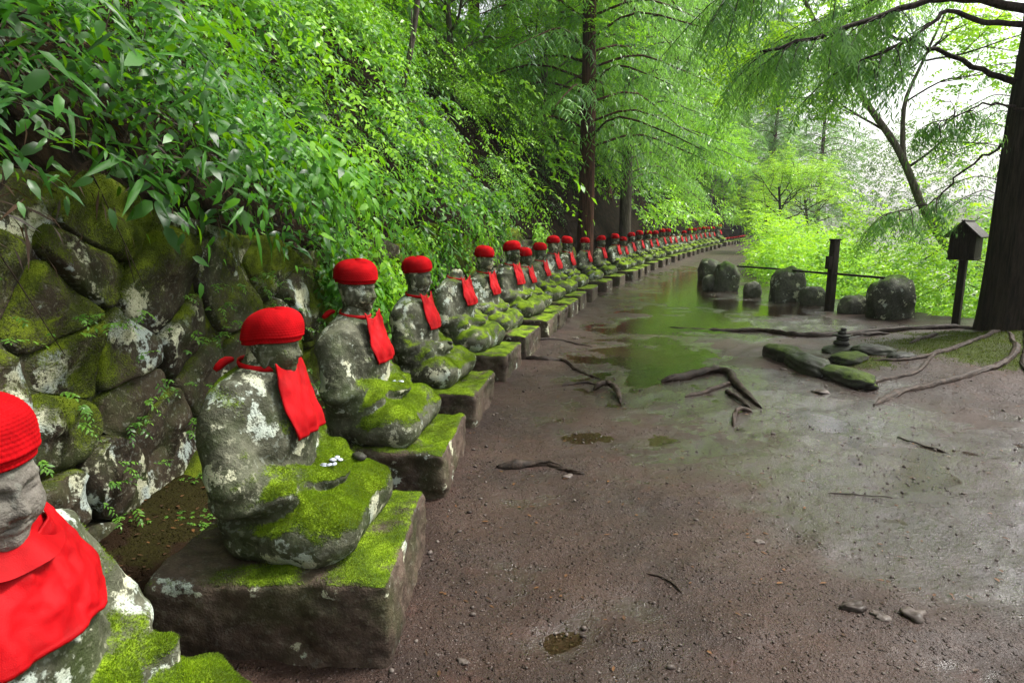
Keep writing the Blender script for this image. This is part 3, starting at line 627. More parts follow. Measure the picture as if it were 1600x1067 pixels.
for i, (s, zt, ph) in enumerate(ROW, 1):
    near = i in near_md; k = {1: 0, 2: 2, 3: 0, 4: 1}.get(i, (i*7+i//3) % 4)
    x, y, tx, ty = [float(q) for q in row(s, {1: .62, 2: .51, 3: .57, 4: .56}.get(i, .60))]; jit = rng.uniform(-.05, .05); rz = math.atan2(-tx, ty)+jit-.10
    px, py, _, _ = [float(q) for q in row(s-(.0 if i < 4 else .06), .43)]
    pl = inst('stone_plinth', pl_md[i % 4] if i < 9 else pl_lo[i % 3], None, (px, py, ph-.44), (0, 0, math.atan2(-tx, ty)+rng.uniform(-.03, .03)))
    tag(pl, f'low mossy square stone plinth under the {ORD[i-1]} statue of the row', 'plinth', 'stone plinths of the statue row')
    body_h = 1.075; sc = 1.0 if zt == 0 else (zt-ph)/body_h
    if i in (1, 2): sc = .95
    if i == 8: sc = .86
    if zt == 0: sc = .98
    sc = min(max(sc, .84), 1.1)
    head_kind = 'no head' if zt == 0 else ''
    lab = LAB.get(i, f'seated stone statue in red cap and bib, {ORD[i-1]} in the row from the camera' if zt else f'headless seated stone statue with red bib, {ORD[i-1]} in the row')
    st = thing('seated_stone_statue', lab, 'statue', (x, y, ph-.012), rz, 'row of seated stone statues')
    st.scale = (sc, sc*rng.uniform(.96, 1.04), sc); STAT_XY.append((x, y))
    inst('body', near_md[i] if near else far_md[k], st)
    v = VARS[k]
    if zt:
        hx, hz, ht_, hsc = -.02+v['lean'], .905, 0., 1.0
        if i == 2: hx, hz, hsc = .008, .830, .92
        if i == 1: hx, hz, hsc = .0, .862, 1.07
        hrz = {1: -.10, 2: .1, 3: -.12, 4: .0}.get(i, rng.uniform(-.2, .2))
        hdo = inst('head', head_md[0] if i == 1 else head_md[1] if i < 8 else head_md[2], st, (hx, 0, hz), (0, .06, hrz), hsc)
        cpo = inst('cap', cap_hi[i-1] if i <= 4 else cap_lo[i % 3], st, (hx-.012, 0, hz+(.054 if i != 2 else .020)), ({2: -.1}.get(i, 0), {1: .02, 2: .12}.get(i, rng.uniform(-.06, .06)), hrz), hsc*(1.06 if i == 2 else 1.0 if i == 1 else 1.05))
    bb = inst('bib', bib_md['collar'] if i == 1 else bib_md[k], st)
    if i == 1: inst('collar', collar_md, bb)
    else: inst('neck_strap', strap_md[k], bb)
    if i in (2, 3):     # tied ends of the strap behind the neck
        Vt, Ft = tube(smooth_path([(-.17, -.01, .775), (-.20, -.03, .77), (-.235, -.05, .735)], 6), [.008, .014, .018, .019, .018, .012], 6); mk('strap_tail', Vt, Ft, M_CLOTH, bb)
    if near:
        Vb, Fb, rb = blades(near_bodies[i][0], near_bodies[i][1], near_bodies[i][3], {1: 50000, 2: 60000, 3: 30000, 4: 16000}[i], rng)
        mk('moss', Vb, Fb, M_MOSS, st, False, {'rnd': rb}, kind='stuff')
        V0, F0, m0 = pl_raw[i % 4]; Vb, Fb, rb = blades(V0, F0, m0, 24000 if i < 4 else 12000, rng)
        mk('moss', Vb, Fb, M_MOSS, pl, False, {'rnd': rb}, kind='stuff')

# far end of the row: plinths carrying only small stones with scraps of red cloth
def rock(seed, d, sub=3, amp=.28, flat=.35, sq=.0):
    bm = bmesh.new(); bmesh.ops.create_icosphere(bm, subdivisions=sub, radius=1); V = np.array([v.co[:] for v in bm.verts]); F = np.array([[v.index for v in f.verts] for f in bm.faces]); bm.free()
    if sq: V = V/np.maximum((np.abs(V)**(2+sq)).sum(1)**(1/(2+sq)), 1e-6)[:, None]
    V = V*(1+amp*((fbm(V*1.3+seed*3.7, 3, seed)-.5)*2)+amp*.5*(fbm(V*3.5+seed, 4, seed+1)-.5)*2-amp*.7*np.abs(fbm(V*1.9+seed*1.3, 2, seed+2)-.5)*2)[:, None]
    V = V*np.array(d)/2; V[:, 2] = np.where(V[:, 2] < -flat*d[2], -flat*d[2]+(V[:, 2]+flat*d[2])*.15, V[:, 2]); V[:, 2] -= V[:, 2].min()
    return V, F
def rock_md(name, seed, d, mat, sub=3, moss=.5, **k):
    V, F = rock(seed, d, sub, **k); N = vnormals(V, F); mo = np.clip(sst(.0, .9, N[:, 2])*moss+(fbm(V*4+seed, 4, seed+7)-.5)*1.0*moss, 0, 1)
    return mesh_data(name, V, F, mat, True, {'moss': mo})
lump_md = [rock_md('stone', 700+i, (.3, .34, .42), M_STATUE, 2) for i in range(3)]
Vp, Fp = rock(720, (.34, .38, .22), 2); scrap_md = mesh_data('cloth_scrap', Vp, Fp, M_CLOTH)
for j, s in enumerate(np.arange(53.8, 69, 1.55)):
    px, py, tx, ty = [float(q) for q in row(s, .43)]; i = 32+j
    pl = inst('stone_plinth', pl_lo[j % 3], None, (px, py, -.10), (0, 0, math.atan2(-tx, ty)))
    tag(pl, f'low stone plinth without a statue at far end of row, {ORD[j]} past the last statue'.replace('nearest past', 'first past'), 'plinth', 'empty plinths at far end of the row')
    stn = thing('remnant_stone', f'small stone with red cloth on the {"first" if j == 0 else ORD[j]} empty plinth past the last statue', 'stone', (px, py, .33), j*.7, 'stones on the empty plinths')
    inst('stone', lump_md[j % 3], stn, None, None, .55); inst('cloth', scrap_md, stn, (0, 0, .12), None, .8)

# offerings lying on laps and hands
def st_world(i, p): x, y = STAT_XY[i-1]; s = ROW[i-1][0]; _, _, tx, ty = row(s); a = math.atan2(-float(tx), float(ty)); q = rotz(a)@np.array(p); return (x+q[0], y+q[1], q[2]+ROW[i-1][2])
peb = [rock_md('pebble', 730+i, (.06, .045, .03), M_WET, 2, 0.) for i in range(3)]
for i, p, sc, lab in ((2, (.27, .20, .234), 1.25, 'dark flat pebble on knee of second statue'), (2, (.21, .13, .238), .8, 'small brown pebble on lap of second statue'), (4, (.26, -.02, .302), 1.1, 'dark pebble resting on hands of fourth statue')):
    o = inst('offering_stone', peb[i % 3], None, st_world(i, p), (0, 0, p[0]*9), sc); tag(o, lab, 'pebble', 'offerings on the statues')
Vd, Fd = tube([(0, 0, 0), (0, 0, .0025)], .0115, 14)
coin_me = mesh_data('coin', Vd, Fd, M_COIN)
for i, n in ((2, 9), (3, 7)):
    for k in range(n):
        o = inst('coin', coin_me, None, st_world(i, (.215+rng.uniform(-.03, .03), rng.uniform(-.05, .05), (.316 if i == 3 else .296)+k*.0006)), (rng.uniform(-.3, .3), rng.uniform(-.3, .3), 0))
        tag(o, f'small silver coin in the cupped hands of the {ORD[i-1]} statue', 'coin', f'coins in the hands of the {ORD[i-1]} statue')
#CONT
# ------------------------------------------------------------------ foliage builders
def leaves(P, A, N, L, W, fold=.3, droop=.18, rich=True):
    n = len(P); L = np.broadcast_to(L, (n,))[:, None]; W = np.broadcast_to(W, (n,))[:, None]
    A = nrm(A); S = nrm(np.cross(A, N)); N = np.cross(S, A)
    t_ = P+A*L-N*L*droop
    if rich:
        up_ = N*W*.5*fold
        V = np.stack([P, P+A*L*.5, t_, P+A*L*.20-S*W*.40+up_*.8, P+A*L*.55-S*W*.44+up_*.8-N*L*droop*.35, P+A*L*.20+S*W*.40+up_*.8, P+A*L*.55+S*W*.44+up_*.8-N*L*droop*.35], 1).reshape(-1, 3)
        o = np.arange(n)[:, None]*7; F = np.concatenate([o+np.array([f]) for f in ((0, 1, 3), (3, 1, 4), (4, 1, 2), (0, 5, 1), (5, 6, 1), (6, 2, 1))])
        return V, F, 7
    V = np.stack([P, P+A*L*.45-S*W*.5, t_, P+A*L*.45+S*W*.5], 1).reshape(-1, 3)
    return V, np.arange(n*4).reshape(-1, 4), 4
def spray_leaves(O, D, ln, n, rng, L, W, droop=.35, spread=.85, wild=.25, tilt=.0, rich=True, fold=.3, ldroop=.18, var=None):
    k = len(O); D = nrm(D); ln = np.broadcast_to(ln, (k,)); side = nrm(np.cross(D, UP)+1e-4)
    f = (np.arange(n)+.6)/n; f = f[None, :, None]; sg = np.where(np.arange(n) % 2, 1., -1.)[None, :, None]
    l3 = ln[:, None, None]
    P = O[:, None]+D[:, None]*l3*f-UP*droop*l3*f*f
    T = nrm(D[:, None]-UP*2*droop*f)
    A = T*(1-spread*.5)+side[:, None]*sg*spread-UP*.25*droop+rng.normal(0, wild, (k, n, 3))
    A[:, -1] = T[:, -1]+rng.normal(0, wild*.5, (k, 3))
    Nn = nrm(np.cross(side[:, None]+0*T, T)); Nn = Nn*np.sign(Nn[..., 2:3]+1e-6)+rng.normal(0, .28, (k, n, 3))
    tp = (1-.45*np.abs(f[0, :, 0]-.35)); LL = (L*tp[None]*rng.uniform(.7, 1.25, (k, n)))
    V, F, m = leaves(P.reshape(-1, 3), A.reshape(-1, 3), Nn.reshape(-1, 3), LL.ravel(), LL.ravel()*W, fold, ldroop, rich)
    base = rng.random(k) if var is None else var
    r = np.clip(base[:, None]+rng.normal(0, .12, (k, n)), 0.001, .999)
    return V, F, np.repeat(r.ravel(), m)
def cat(parts):
    V, F = merge([(v, f) for v, f, r in parts]); return V, F, np.concatenate([r for v, f, r in parts])
def grow(rng, p, d, L, r, depth, tubes, tips, up=.15, kids=3, spread=.75, ns=7):
    n = 5; pts = [np.array(p, float)]; d = nrm(np.array(d, float))
    for i in range(n):
        d = nrm(d+rng.normal(0, .13, 3)+np.array([0, 0, up*.25])); pts.append(pts[-1]+d*L/n)
    pts = np.array(pts); tubes.append(tube(smooth_path(pts, 8), np.linspace(r, r*.5, 8), max(4, ns)))
    if depth == 0:
        for f in (2, 3, 4, 5): tips.append((pts[f], d))
        return
    for q in range(kids):
        f = .35+.65*(q+rng.random()*.6)/kids; k = min(int(f*n), n-1); pp = pts[k]+(pts[k+1]-pts[k])*(f*n-k if f*n-k <= 1 else 1)
        ax = nrm(rng.normal(0, 1, 3)); nd = nrm(d+nrm(np.cross(d, ax))*spread*rng.uniform(.7, 1.3))
        nd[2] = nd[2]*.7+up*.3; grow(rng, pp, nd, L*rng.uniform(.55, .75), r*.52, depth-1, tubes, tips, up, kids, spread, ns-2)
    tips.append((pts[-1], d))
def broadleaf(rng, H, r, depth=3, kids=3, L=.10, n=9, per=4, ln=.55, lean=(0, 0, 1), up=.15, spread=.8, droop=.2, W=.5):
    tubes, tips = [], []
    d = np.array(lean, float); tr_pts = [np.zeros(3)]
    for i in range(6): d = nrm(d+rng.normal(0, .06, 3)); tr_pts.append(tr_pts[-1]+d*H*.62/6)
    tr_pts = np.array(tr_pts); rr = np.r_[r*1.5, np.linspace(r, r*.55, 11)]
    tubes.append(tube(smooth_path(tr_pts, 12), rr, 12, 3, .12))
    for q in range(kids*3):
        f = .38+.62*q/(kids*3); pp = tr_pts[0]+(smooth_path(tr_pts, 50)[int(f*49)]-tr_pts[0]); a = q*2.4+rng.uniform(-.4, .4)
        grow(rng, pp, (math.cos(a), math.sin(a), .35+.5*f), H*.36*rng.uniform(.8, 1.15), r*.38, depth-1, tubes, tips, up, kids, spread)
    O, D = [], []
    for p, d in tips:
        for _ in range(per):
            a = rng.uniform(0, 2*np.pi); O.append(p+rng.normal(0, .12, 3)); D.append(nrm(np.array([math.cos(a), math.sin(a), rng.uniform(-.15, .25)])+.5*d*np.array([1, 1, .3])))
    O, D = np.array(O), np.array(D)
    lv = spray_leaves(O, D, rng.uniform(.6, 1.2, len(O))*ln, n, rng, L, W, droop, rich=False)
    return merge(tubes), lv
def cedar(rng, H, r, z0, spread, nb=64, per=20, n=15, L=.16, W=.16, sl=.55):
    trunk = smooth_path([(0, 0, -.3), (0, 0, H*.3), (rng.normal(0, .1), rng.normal(0, .1), H*.6), (0, 0, H)], 26)
    rad = r*np.linspace(1, .12, 26)**.8; rad[0] *= 1.35; rad[1] *= 1.08
    tubes = [tube(trunk, rad, 14, 5, .16)]; O, D = [], []
    for b in range(nb):
        f = (b+rng.random())/nb; z = z0+(H*.97-z0)*f; a = b*2.399+rng.normal(0, .3); Lb = spread*(1-f)**.6*rng.uniform(.7, 1.15)+.3
        dr = np.array([math.cos(a), math.sin(a), 0]); w = np.array([-math.sin(a), math.cos(a), 0])*rng.normal(0, .15)
        pts = smooth_path([(0, 0, z), dr*Lb*.35+UP*(z+.10*Lb)+w*Lb*.3, dr*Lb*.7+UP*(z-.02*Lb)+w*Lb, dr*Lb+UP*(z-.16*Lb)+w*Lb*1.5], 9)
        tubes.append(tube(pts, np.linspace(r*.16, .008, 9), 5))
        for k in range(per):
            q = .06+.94*(k+rng.random())/per; i = min(int(q*8), 7); p = pts[i]+(pts[i+1]-pts[i])*(q*8-i)
            sg = 1 if k % 2 else -1; sd = np.array([-math.sin(a), math.cos(a), 0])*sg
            O.append(p); D.append(nrm(sd*rng.uniform(.5, 1)+dr*rng.uniform(.3, .9)+np.array([0, 0, rng.uniform(-.35, .2)])))
    O, D = np.array(O), np.array(D)
    lv = spray_leaves(O, D, rng.uniform(.6, 1.25, len(O))*sl, n, rng, L, W, .75, .7, .18, rich=False, ldroop=.35)
    return merge(tubes), lv
def tree_data(gen, bark, leafm):
    (tv, tf), (lv, lf, lr) = gen
    return mesh_data('trunk', tv, tf, bark), mesh_data('crown', lv, lf, leafm, False, {'rnd': lr})
def place_tree(name, data, label, loc, rz=0., sc=1., group='trees on the slope behind the statues', cat_='tree'):
    t_ = thing(name, label, cat_, loc, rz, group); t_.scale = (sc, sc, sc); inst('trunk', data[0], t_); inst('crown', data[1], t_); return t_

# ------------------------------------------------------------------ undergrowth of the slope
rng = np.random.default_rng(21)
def hill_sprays(n, s0, s1, t0, t1, L, W, ln, nl, droop, push=(0, .45), dirw=(.75, .25, -.25), var=(.05, .95), seed=0, rich=True, keep=None, spow=1.):
    s = s0+(s1-s0)*rng.random(n)**spow; tt = t0+(t1-t0)*rng.random(n)
    q = P3(s, tt); mound = fbm(q*.85, 4, 70+seed)
    ph = push[0]+(push[1]-push[0])*rng.random(n)**.6*1.0+(mound-.5)*1.9
    if seed != 3: mm_ = rng.random(n) < .08+.92*sst(.43, .55, mound); s, tt, ph, mound = s[mm_], tt[mm_], ph[mm_], mound[mm_]; n = len(s)
    if keep is not None: m = rng.random(n) < keep(s, tt); s, tt, ph, mound = s[m], tt[m], ph[m], mound[m]
    P = hill(s, tt, ph); lt_ = lat(P[:, 0], P[:, 1]); fr_ = ~((s > 17.2) & (s < 26.2) & (lt_ < 1.7) & (P[:, 2] > .7)) & ~((lt_ < 1.22) & (P[:, 2] < 1.9)); s, tt, P = s[fr_], tt[fr_], P[fr_]; x, y, tx, ty = row(s)
    out = np.stack([ty, -tx, 0*tx], 1); al = np.stack([tx, ty, 0*tx], 1); k = len(s)
    D = out*dirw[0]+al*(rng.normal(0, .55, k)[:, None]-dirw[1])+UP*(rng.normal(dirw[2], .35, k))[:, None]
    vv = (.16+.84*sst(4.8, 8.0, s+tt*.12))*np.clip(var[0]+(var[1]-var[0])*sst(.3, .7, fbm(P*.8, 3, 90+seed))+rng.normal(0, .1, k), 0, 1)  # leaf colour darkened towards the near left corner: its shade painted in
    return spray_leaves(P, D, ln*rng.uniform(.6, 1.25, k), nl, rng, L*rng.uniform(.6, 1.45, k)[:, None], W, droop, .85, .25, rich=rich, var=vv)
dens = lambda s, tt: np.clip(.26+.74*sst(5.0, 7.4, s+tt*.15)+.12*(tt > 2.6), 0, 1)
lay = []
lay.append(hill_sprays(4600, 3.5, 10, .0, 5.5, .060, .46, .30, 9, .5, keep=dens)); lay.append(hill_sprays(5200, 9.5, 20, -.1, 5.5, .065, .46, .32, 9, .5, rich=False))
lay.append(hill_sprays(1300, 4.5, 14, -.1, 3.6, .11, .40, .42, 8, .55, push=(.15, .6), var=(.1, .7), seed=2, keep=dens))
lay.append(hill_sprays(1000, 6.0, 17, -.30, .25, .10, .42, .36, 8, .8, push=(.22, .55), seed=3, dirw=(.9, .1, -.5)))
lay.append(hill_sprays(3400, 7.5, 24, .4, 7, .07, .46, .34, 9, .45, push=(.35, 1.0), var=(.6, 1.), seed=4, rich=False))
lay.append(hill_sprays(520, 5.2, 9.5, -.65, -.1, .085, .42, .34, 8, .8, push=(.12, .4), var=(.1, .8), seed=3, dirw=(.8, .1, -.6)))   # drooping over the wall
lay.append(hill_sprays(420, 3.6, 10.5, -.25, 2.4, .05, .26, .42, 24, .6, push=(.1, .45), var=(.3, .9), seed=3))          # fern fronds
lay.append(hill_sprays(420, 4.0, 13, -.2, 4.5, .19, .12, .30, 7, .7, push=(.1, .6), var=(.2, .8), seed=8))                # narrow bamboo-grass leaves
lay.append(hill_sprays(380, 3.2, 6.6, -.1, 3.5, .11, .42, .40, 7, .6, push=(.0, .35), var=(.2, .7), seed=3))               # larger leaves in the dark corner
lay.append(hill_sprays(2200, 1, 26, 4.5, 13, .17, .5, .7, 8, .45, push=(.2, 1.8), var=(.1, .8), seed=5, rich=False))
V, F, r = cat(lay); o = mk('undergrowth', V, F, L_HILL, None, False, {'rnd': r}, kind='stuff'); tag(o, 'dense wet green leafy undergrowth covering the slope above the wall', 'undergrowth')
lay = [hill_sprays(4600, 17, 48, -.3, 14, .19, .5, .7, 8, .45, push=(0, 1.5), var=(.25, .95), seed=6, rich=False), hill_sprays(2200, 44, 95, -.3, 16, .28, .55, 1.1, 8, .4, push=(0, 1.2), var=(.2, .9), seed=7, rich=False)]
V, F, r = cat(lay); o = mk('undergrowth', V, F, L_MAPLE, None, False, {'rnd': r}, kind='stuff'); tag(o, 'bright green bushes on the slope behind the far statues', 'undergrowth')
# thin bare stems and vines hanging through the dark corner
tb = []
for k in range(150):
    s = rng.uniform(3.2, 8.2); tt = rng.uniform(.0, 4.2); p = hill([s], [tt], [.25])[0]; x, y, tx, ty = [float(q) for q in row(s)]
    d = np.array([ty, -tx, 0])*rng.uniform(.05, .3)+np.array([tx, ty, 0])*rng.normal(0, .35); L_ = rng.uniform(.5, 1.5)
    sgn = -1 if rng.random() < .55 else .8
    tb.append(tube(smooth_path([p, p+d*L_*.5+UP*sgn*L_*.3, p+d*L_+UP*sgn*L_*.75], 7), np.linspace(.006, .002, 7), 4))
dl = hill_sprays(800, 3.0, 8.5, -.25, 4.0, .14, .08, .25, 6, .9, push=(-.12, .12), var=(.1, .8), seed=3, rich=False)
V, F, r = dl; o = mk('dead_leaf_litter', V, F, L_DRY, None, False, {'rnd': r}, kind='stuff'); tag(o, 'brown dead stalks and leaves matted on the dark bank', 'leaf litter')
V, F = merge(tb); o = mk('vines', V, F, M_ROOT, None, True, None, kind='stuff'); tag(o, 'thin bare brown stems tangled in the dark undergrowth', 'vines'); o.name = 'stem_tangle'

# broad-leaved plants rooted on top of the wall, each leaf a part
def big_leaf(L=1., W=.42, serr=.0):
    n = 9; f = np.linspace(0, 1, n); w = W*.5*np.sin(np.pi*f**.8)**.9*(1-.25*f); zc = -.35*f*f+.12*f
    c = np.stack([0*f, f, zc], 1); l = np.stack([-w, f-.02, zc+.25*w], 1); r_ = np.stack([w, f-.02, zc+.25*w], 1)
    V = np.concatenate([l, c, r_]); F = []
    for i in range(n-1): F += [(i, n+i, n+i+1, i+1), (n+i, 2*n+i, 2*n+i+1, n+i+1)]
    return mesh_data('leaf', V*L, np.array(F), L_BIG, True, {'rnd': np.tile(.25+.5*np.abs(np.sin(f*40)), 3)*0+rng.random()})
leaf_mds = [big_leaf(1, w) for w in (.40, .34, .46, .38, .42, .36)]
plants = [(4.15, .45, .17, 'broad-leaved plant hanging highest at the left edge above the wall'), (4.7, .05, .16, 'dark broad-leaved plant hanging over the wall top at far left'), (5.35, .55, .18, 'large serrated-looking leafy plant arching over the dark hollow above the wall'), (5.9, .10, .19, 'leafy plant drooping right beside the dark hollow on the wall'),
          (6.6, .05, .15, 'leafy plant hanging above the cap of the second statue'), (7.4, .02, .14, 'leafy plant hanging left of the third statue head'), (8.1, .05, .13, 'pale leafy plant drooping just behind the third statue head'), (4.6, 1.4, .16, 'leafy plant on bare dark slope at top left'), (5.6, 1.5, .15, 'leafy plant with pointed leaves on dark slope, right of the top left one'), (7.0, .5, .14, 'leafy plant spreading over the wall between second and third statues')]
for k, (s, tt, sz, lab) in enumerate(plants):
    p = hill([s], [tt], [.12])[0]; x, y, tx, ty = [float(q) for q in row(s)]; pl = thing('leafy_plant', lab, 'plant', tuple(p), 0, 'broad-leaved plants on the wall top')
    out = np.array([ty, -tx, 0]); al = np.array([tx, ty, 0]); stems = []
    for b in range(5):
        d = nrm(out*rng.uniform(.5, 1)+al*rng.normal(0, .7)+UP*rng.uniform(-.1, .5)); Ls = rng.uniform(.22, .45)
        pts = smooth_path([(0, 0, 0), d*Ls*.5+UP*.04, d*Ls-UP*.10], 8); stems.append(tube(pts, np.linspace(.005, .002, 8), 4))
        for j in range(6):
            q = .35+.65*j/5; pp = pts[min(int(q*7), 7)]; sg = 1 if j % 2 else -1
            ax = nrm(d*.5+nrm(np.cross(d, UP))*sg*(.8 if j < 5 else .1)-UP*rng.uniform(.15, .5)+rng.normal(0, .15, 3)); zz_ = nrm(UP+out*.5+rng.normal(0, .25, 3)); xx = nrm(np.cross(ax, zz_)); zz_ = np.cross(xx, ax)
            Mx = Matrix((xx, ax, zz_)).transposed().to_4x4(); Mx = Matrix.Translation(Vector(pp))@Mx@Matrix.Scale(sz*rng.uniform(.6, 1.1), 4)
            lo_ = bpy.data.objects.new('leaf', leaf_mds[rng.integers(6)]); link(lo_, pl); lo_.matrix_local = Mx
    mk('stem', *merge(stems), M_ROOT, pl)

# small weeds and ferns rooted in the wall joints and behind the plinths
O, D = [], []
for k in range(260):
    s = rng.uniform(3.0, 10); z = rng.uniform(.25, 1.3); p = wall_pt(np.array([s]), np.array([z]), np.array([.08]))[0]; x, y, tx, ty = [float(q) for q in row(s)]
    for b in range(rng.integers(1, 4)): O.append(p); D.append(np.array([ty, -tx, 0])*rng.uniform(.5, 1)+np.array([tx, ty, 0])*rng.normal(0, .6)+UP*rng.uniform(-.4, .7))
A1 = spray_leaves(np.array(O), np.array(D), rng.uniform(.04, .12, len(O)), 9, rng, .028, .45, .4)
O, D = [], []
for k in range(1900):
    s = rng.uniform(3.6, 9); of = rng.uniform(.8, 1.5); x, y, tx, ty = [float(q) for q in row(s, of)]; z = float(gz([x], [y])[0]); a = rng.uniform(0, 6.28)
    if fbm(np.array([[x*2.2, y*2.2, 0]]), 2, 4)[0] < .36: continue
    O.append((x, y, z)); D.append((math.cos(a), math.sin(a), .5))
A2 = spray_leaves(np.array(O), np.array(D), rng.uniform(.02, .05, len(O)), 6, rng, .018, .7, .3)
V, F, r = cat([A1, A2]); o = mk('wall_weed', V, F, L_WEED, None, False, {'rnd': r}, kind='stuff'); tag(o, 'tiny bright green weeds and ferns rooted in the wall joints', 'weeds')

# ------------------------------------------------------------------ trees of the slope
rng = np.random.default_rng(31)
CED = [tree_data(cedar(np.random.default_rng(400+i), 19, .235, z0, sp, 100, 26, 18, .20, .19, .85), bk, L_CEDAR) for i, (z0, sp, bk) in enumerate(((3.3, 3.9, M_BARK_RED), (3.2, 3.9, M_BARK_GREY), (1.8, 4.1, M_BARK_RED)))]
MAP = [tree_data(broadleaf(np.random.default_rng(420+i), 5.6, .10, 3, 3, .11, 9, 4, .6, up=.05), M_BARK_GREY, L_MAPLE) for i in range(2)]
MAP.append(tree_data(broadleaf(np.random.default_rng(425), 6.0, .12, 3, 3, .16, 9, 7, .7, up=.02, spread=.9), M_BARK_DARK, L_MAPLE))  # denser crown for the added out-of-view shade tree
BRI = [tree_data(broadleaf(np.random.default_rng(430+i), 7.5, .12, 3, 3, .13, 9, 5, .7, up=.12), M_BARK_DARK, L_BRIGHT) for i in range(2)]
def slope_xyz(s, off):
    x, y, tx, ty = [float(q) for q in row(s, off)]; o_ = float(offw(s))+.2; tt = max(0, off-o_)/.52
    if tt > 3.2: tt = 3.2+(off-o_-3.2*.52)/.80
    z = float(hill([s], [tt])[0][2]) if off > o_ else float(gz([x], [y])[0]); return (x, y, z-.15)
for k, (kind, j, s, off, sc, lab) in enumerate([
    ('cedar_tree', 0, 20.7, 1.3, 1.05, 'reddish cedar trunk behind the twelfth statue'), ('cedar_tree', 1, 25.9, 1.2, .95, 'grey cedar trunk behind the fifteenth statue'),
    ('cedar_tree', 2, 15.0, 4.4, .9, 'slim dark cedar high on the slope left of the reddish cedar'), ('cedar_tree', 1, 30, 5.5, 1.05, 'tall cedar on the slope behind the twentieth statue'),
    ('cedar_tree', 0, 36, 3.4, 1.1, 'tall cedar behind the headless far statues'), ('cedar_tree', 2, 44, 4.5, 1.1, 'tall cedar on the slope behind the far statues'),
    ('cedar_tree', 0, 54, 3.6, 1.15, 'tall cedar behind the last statues of the row'), ('cedar_tree', 2, 64, 4, 1.2, 'tall cedar behind the empty plinths'),
    ('cedar_tree', 1, 76, 2.0, 1.3, 'far tall cedar where the path disappears'), ('cedar_tree', 2, 84, -5.5, 1.3, 'far cedar standing right of the path end'), ('cedar_tree', 0, 92, .5, 1.4, 'farthest cedar closing the path'),
    ('cedar_tree', 1, 22, 8, 1.1, 'cedar high up the slope behind the reddish cedar'), ('maple_tree', 0, 33.5, 2.6, 1., 'bright green maple leaning over the far statues'), ('maple_tree', 1, 41, 2.5, 1.1, 'bright maple above the last capped statues'),
    ('maple_tree', 0, 50, 2.6, 1.2, 'maple overhanging the last statue of the row'), ('maple_tree', 1, 60, 2.6, 1.3, 'maple above the empty plinths'), ('maple_tree', 0, 71, 1.2, 1.4, 'pale maple at the far end of the path'),
    ('maple_tree', 1, 11.2, 4.2, 1.0, 'leafy tree on the slope above the sixth statue'), ('maple_tree', 0, 17.4, 3.6, .95, 'bright leafy tree left of the reddish cedar'), ('maple_tree', 1, 27.5, 3.2, .9, 'leafy tree right of the grey cedar'),
    ('unseen_shade_tree', 0, 4.0, 5.6, 1.0, 'unseen tree added to shade the slope at the top left'), ('unseen_shade_tree', 1, 7.2, 5.4, .95, 'unseen tree added to shade the top of the near slope'), ('unseen_shade_tree', 2, .6, 3.4, 1.25, 'dense unseen tree added to shade the slope left of the camera')]):  # last three trees are added out of view to shade the near slope
    data = {'cedar_tree': CED, 'maple_tree': MAP, 'unseen_shade_tree': MAP}[kind][j]
    place_tree(kind, data, lab, slope_xyz(s, off), k*1.3, sc)
for k, (j, s_, off, sc) in enumerate([(0, 27, 7.5, 1.05), (2, 33, 8.5, 1.1), (1, 40, 7.5, 1.1), (2, 49, 8.5, 1.15), (1, 58, 8, 1.2), (0, 68, 8, 1.25), (2, 72, -1.2, 1.2), (2, 80, 5, 1.3), (0, 47, 3.2, 1.1), (2, 28.8, 2.6, .8)]):
    place_tree('cedar_tree', CED[j], 'dense green cedar among the crowded trees filling the upper slope', slope_xyz(s_, off), k*2.1+.5, sc, 'crowded cedars filling the upper slope')
for k, (j, s_, off, sc) in enumerate([(0, 21.8, 3.0, 1.0), (1, 24.4, 2.6, .9), (0, 30.5, 3.4, 1.1), (1, 37.5, 2.8, 1.1), (0, 45.5, 2.6, 1.2), (1, 55, 2.6, 1.25), (0, 65.5, 2.2, 1.4), (1, 14.2, 5.2, 1.1)]):
    place_tree('maple_tree', MAP[j], 'light green leafy tree among the crowded trees low on the slope', slope_xyz(s_, off), k*1.7+.9, sc, 'crowded leafy trees low on the slope')
# thin leaning pale stem on the near slope
p0 = hill([11.6], [1.6], [0])[0]
tr = thing('sapling', 'thin pale leaning sapling trunk on the leafy slope', 'tree', tuple(p0-np.array([0, 0, .2])))
V, F = tube(smooth_path([(0, 0, 0), (.18, .0, .75), (.40, .02, 1.6), (.62, -.03, 2.9), (.8, 0, 4.2)], 18), np.linspace(.055, .025, 18), 8, 4, .1); mk('trunk', V, F, M_BARK_GREY, tr)
V, F = tube(smooth_path([(.16, 0, .7), (.38, -.1, 1.3), (.45, -.2, 2.0)], 8), np.linspace(.02, .008, 8), 6); mk('limb', V, F, M_BARK_GREY, tr)
O = np.array([.8, 0, 4.2])+rng.normal(0, .6, (60, 3)); lv = spray_leaves(O, rng.normal(0, 1, (60, 3))*np.array([1, 1, .3]), .4, 9, rng, .08, .45, .3); mk('crown', *lv[:2], L_MAPLE, tr, False, {'rnd': lv[2]})

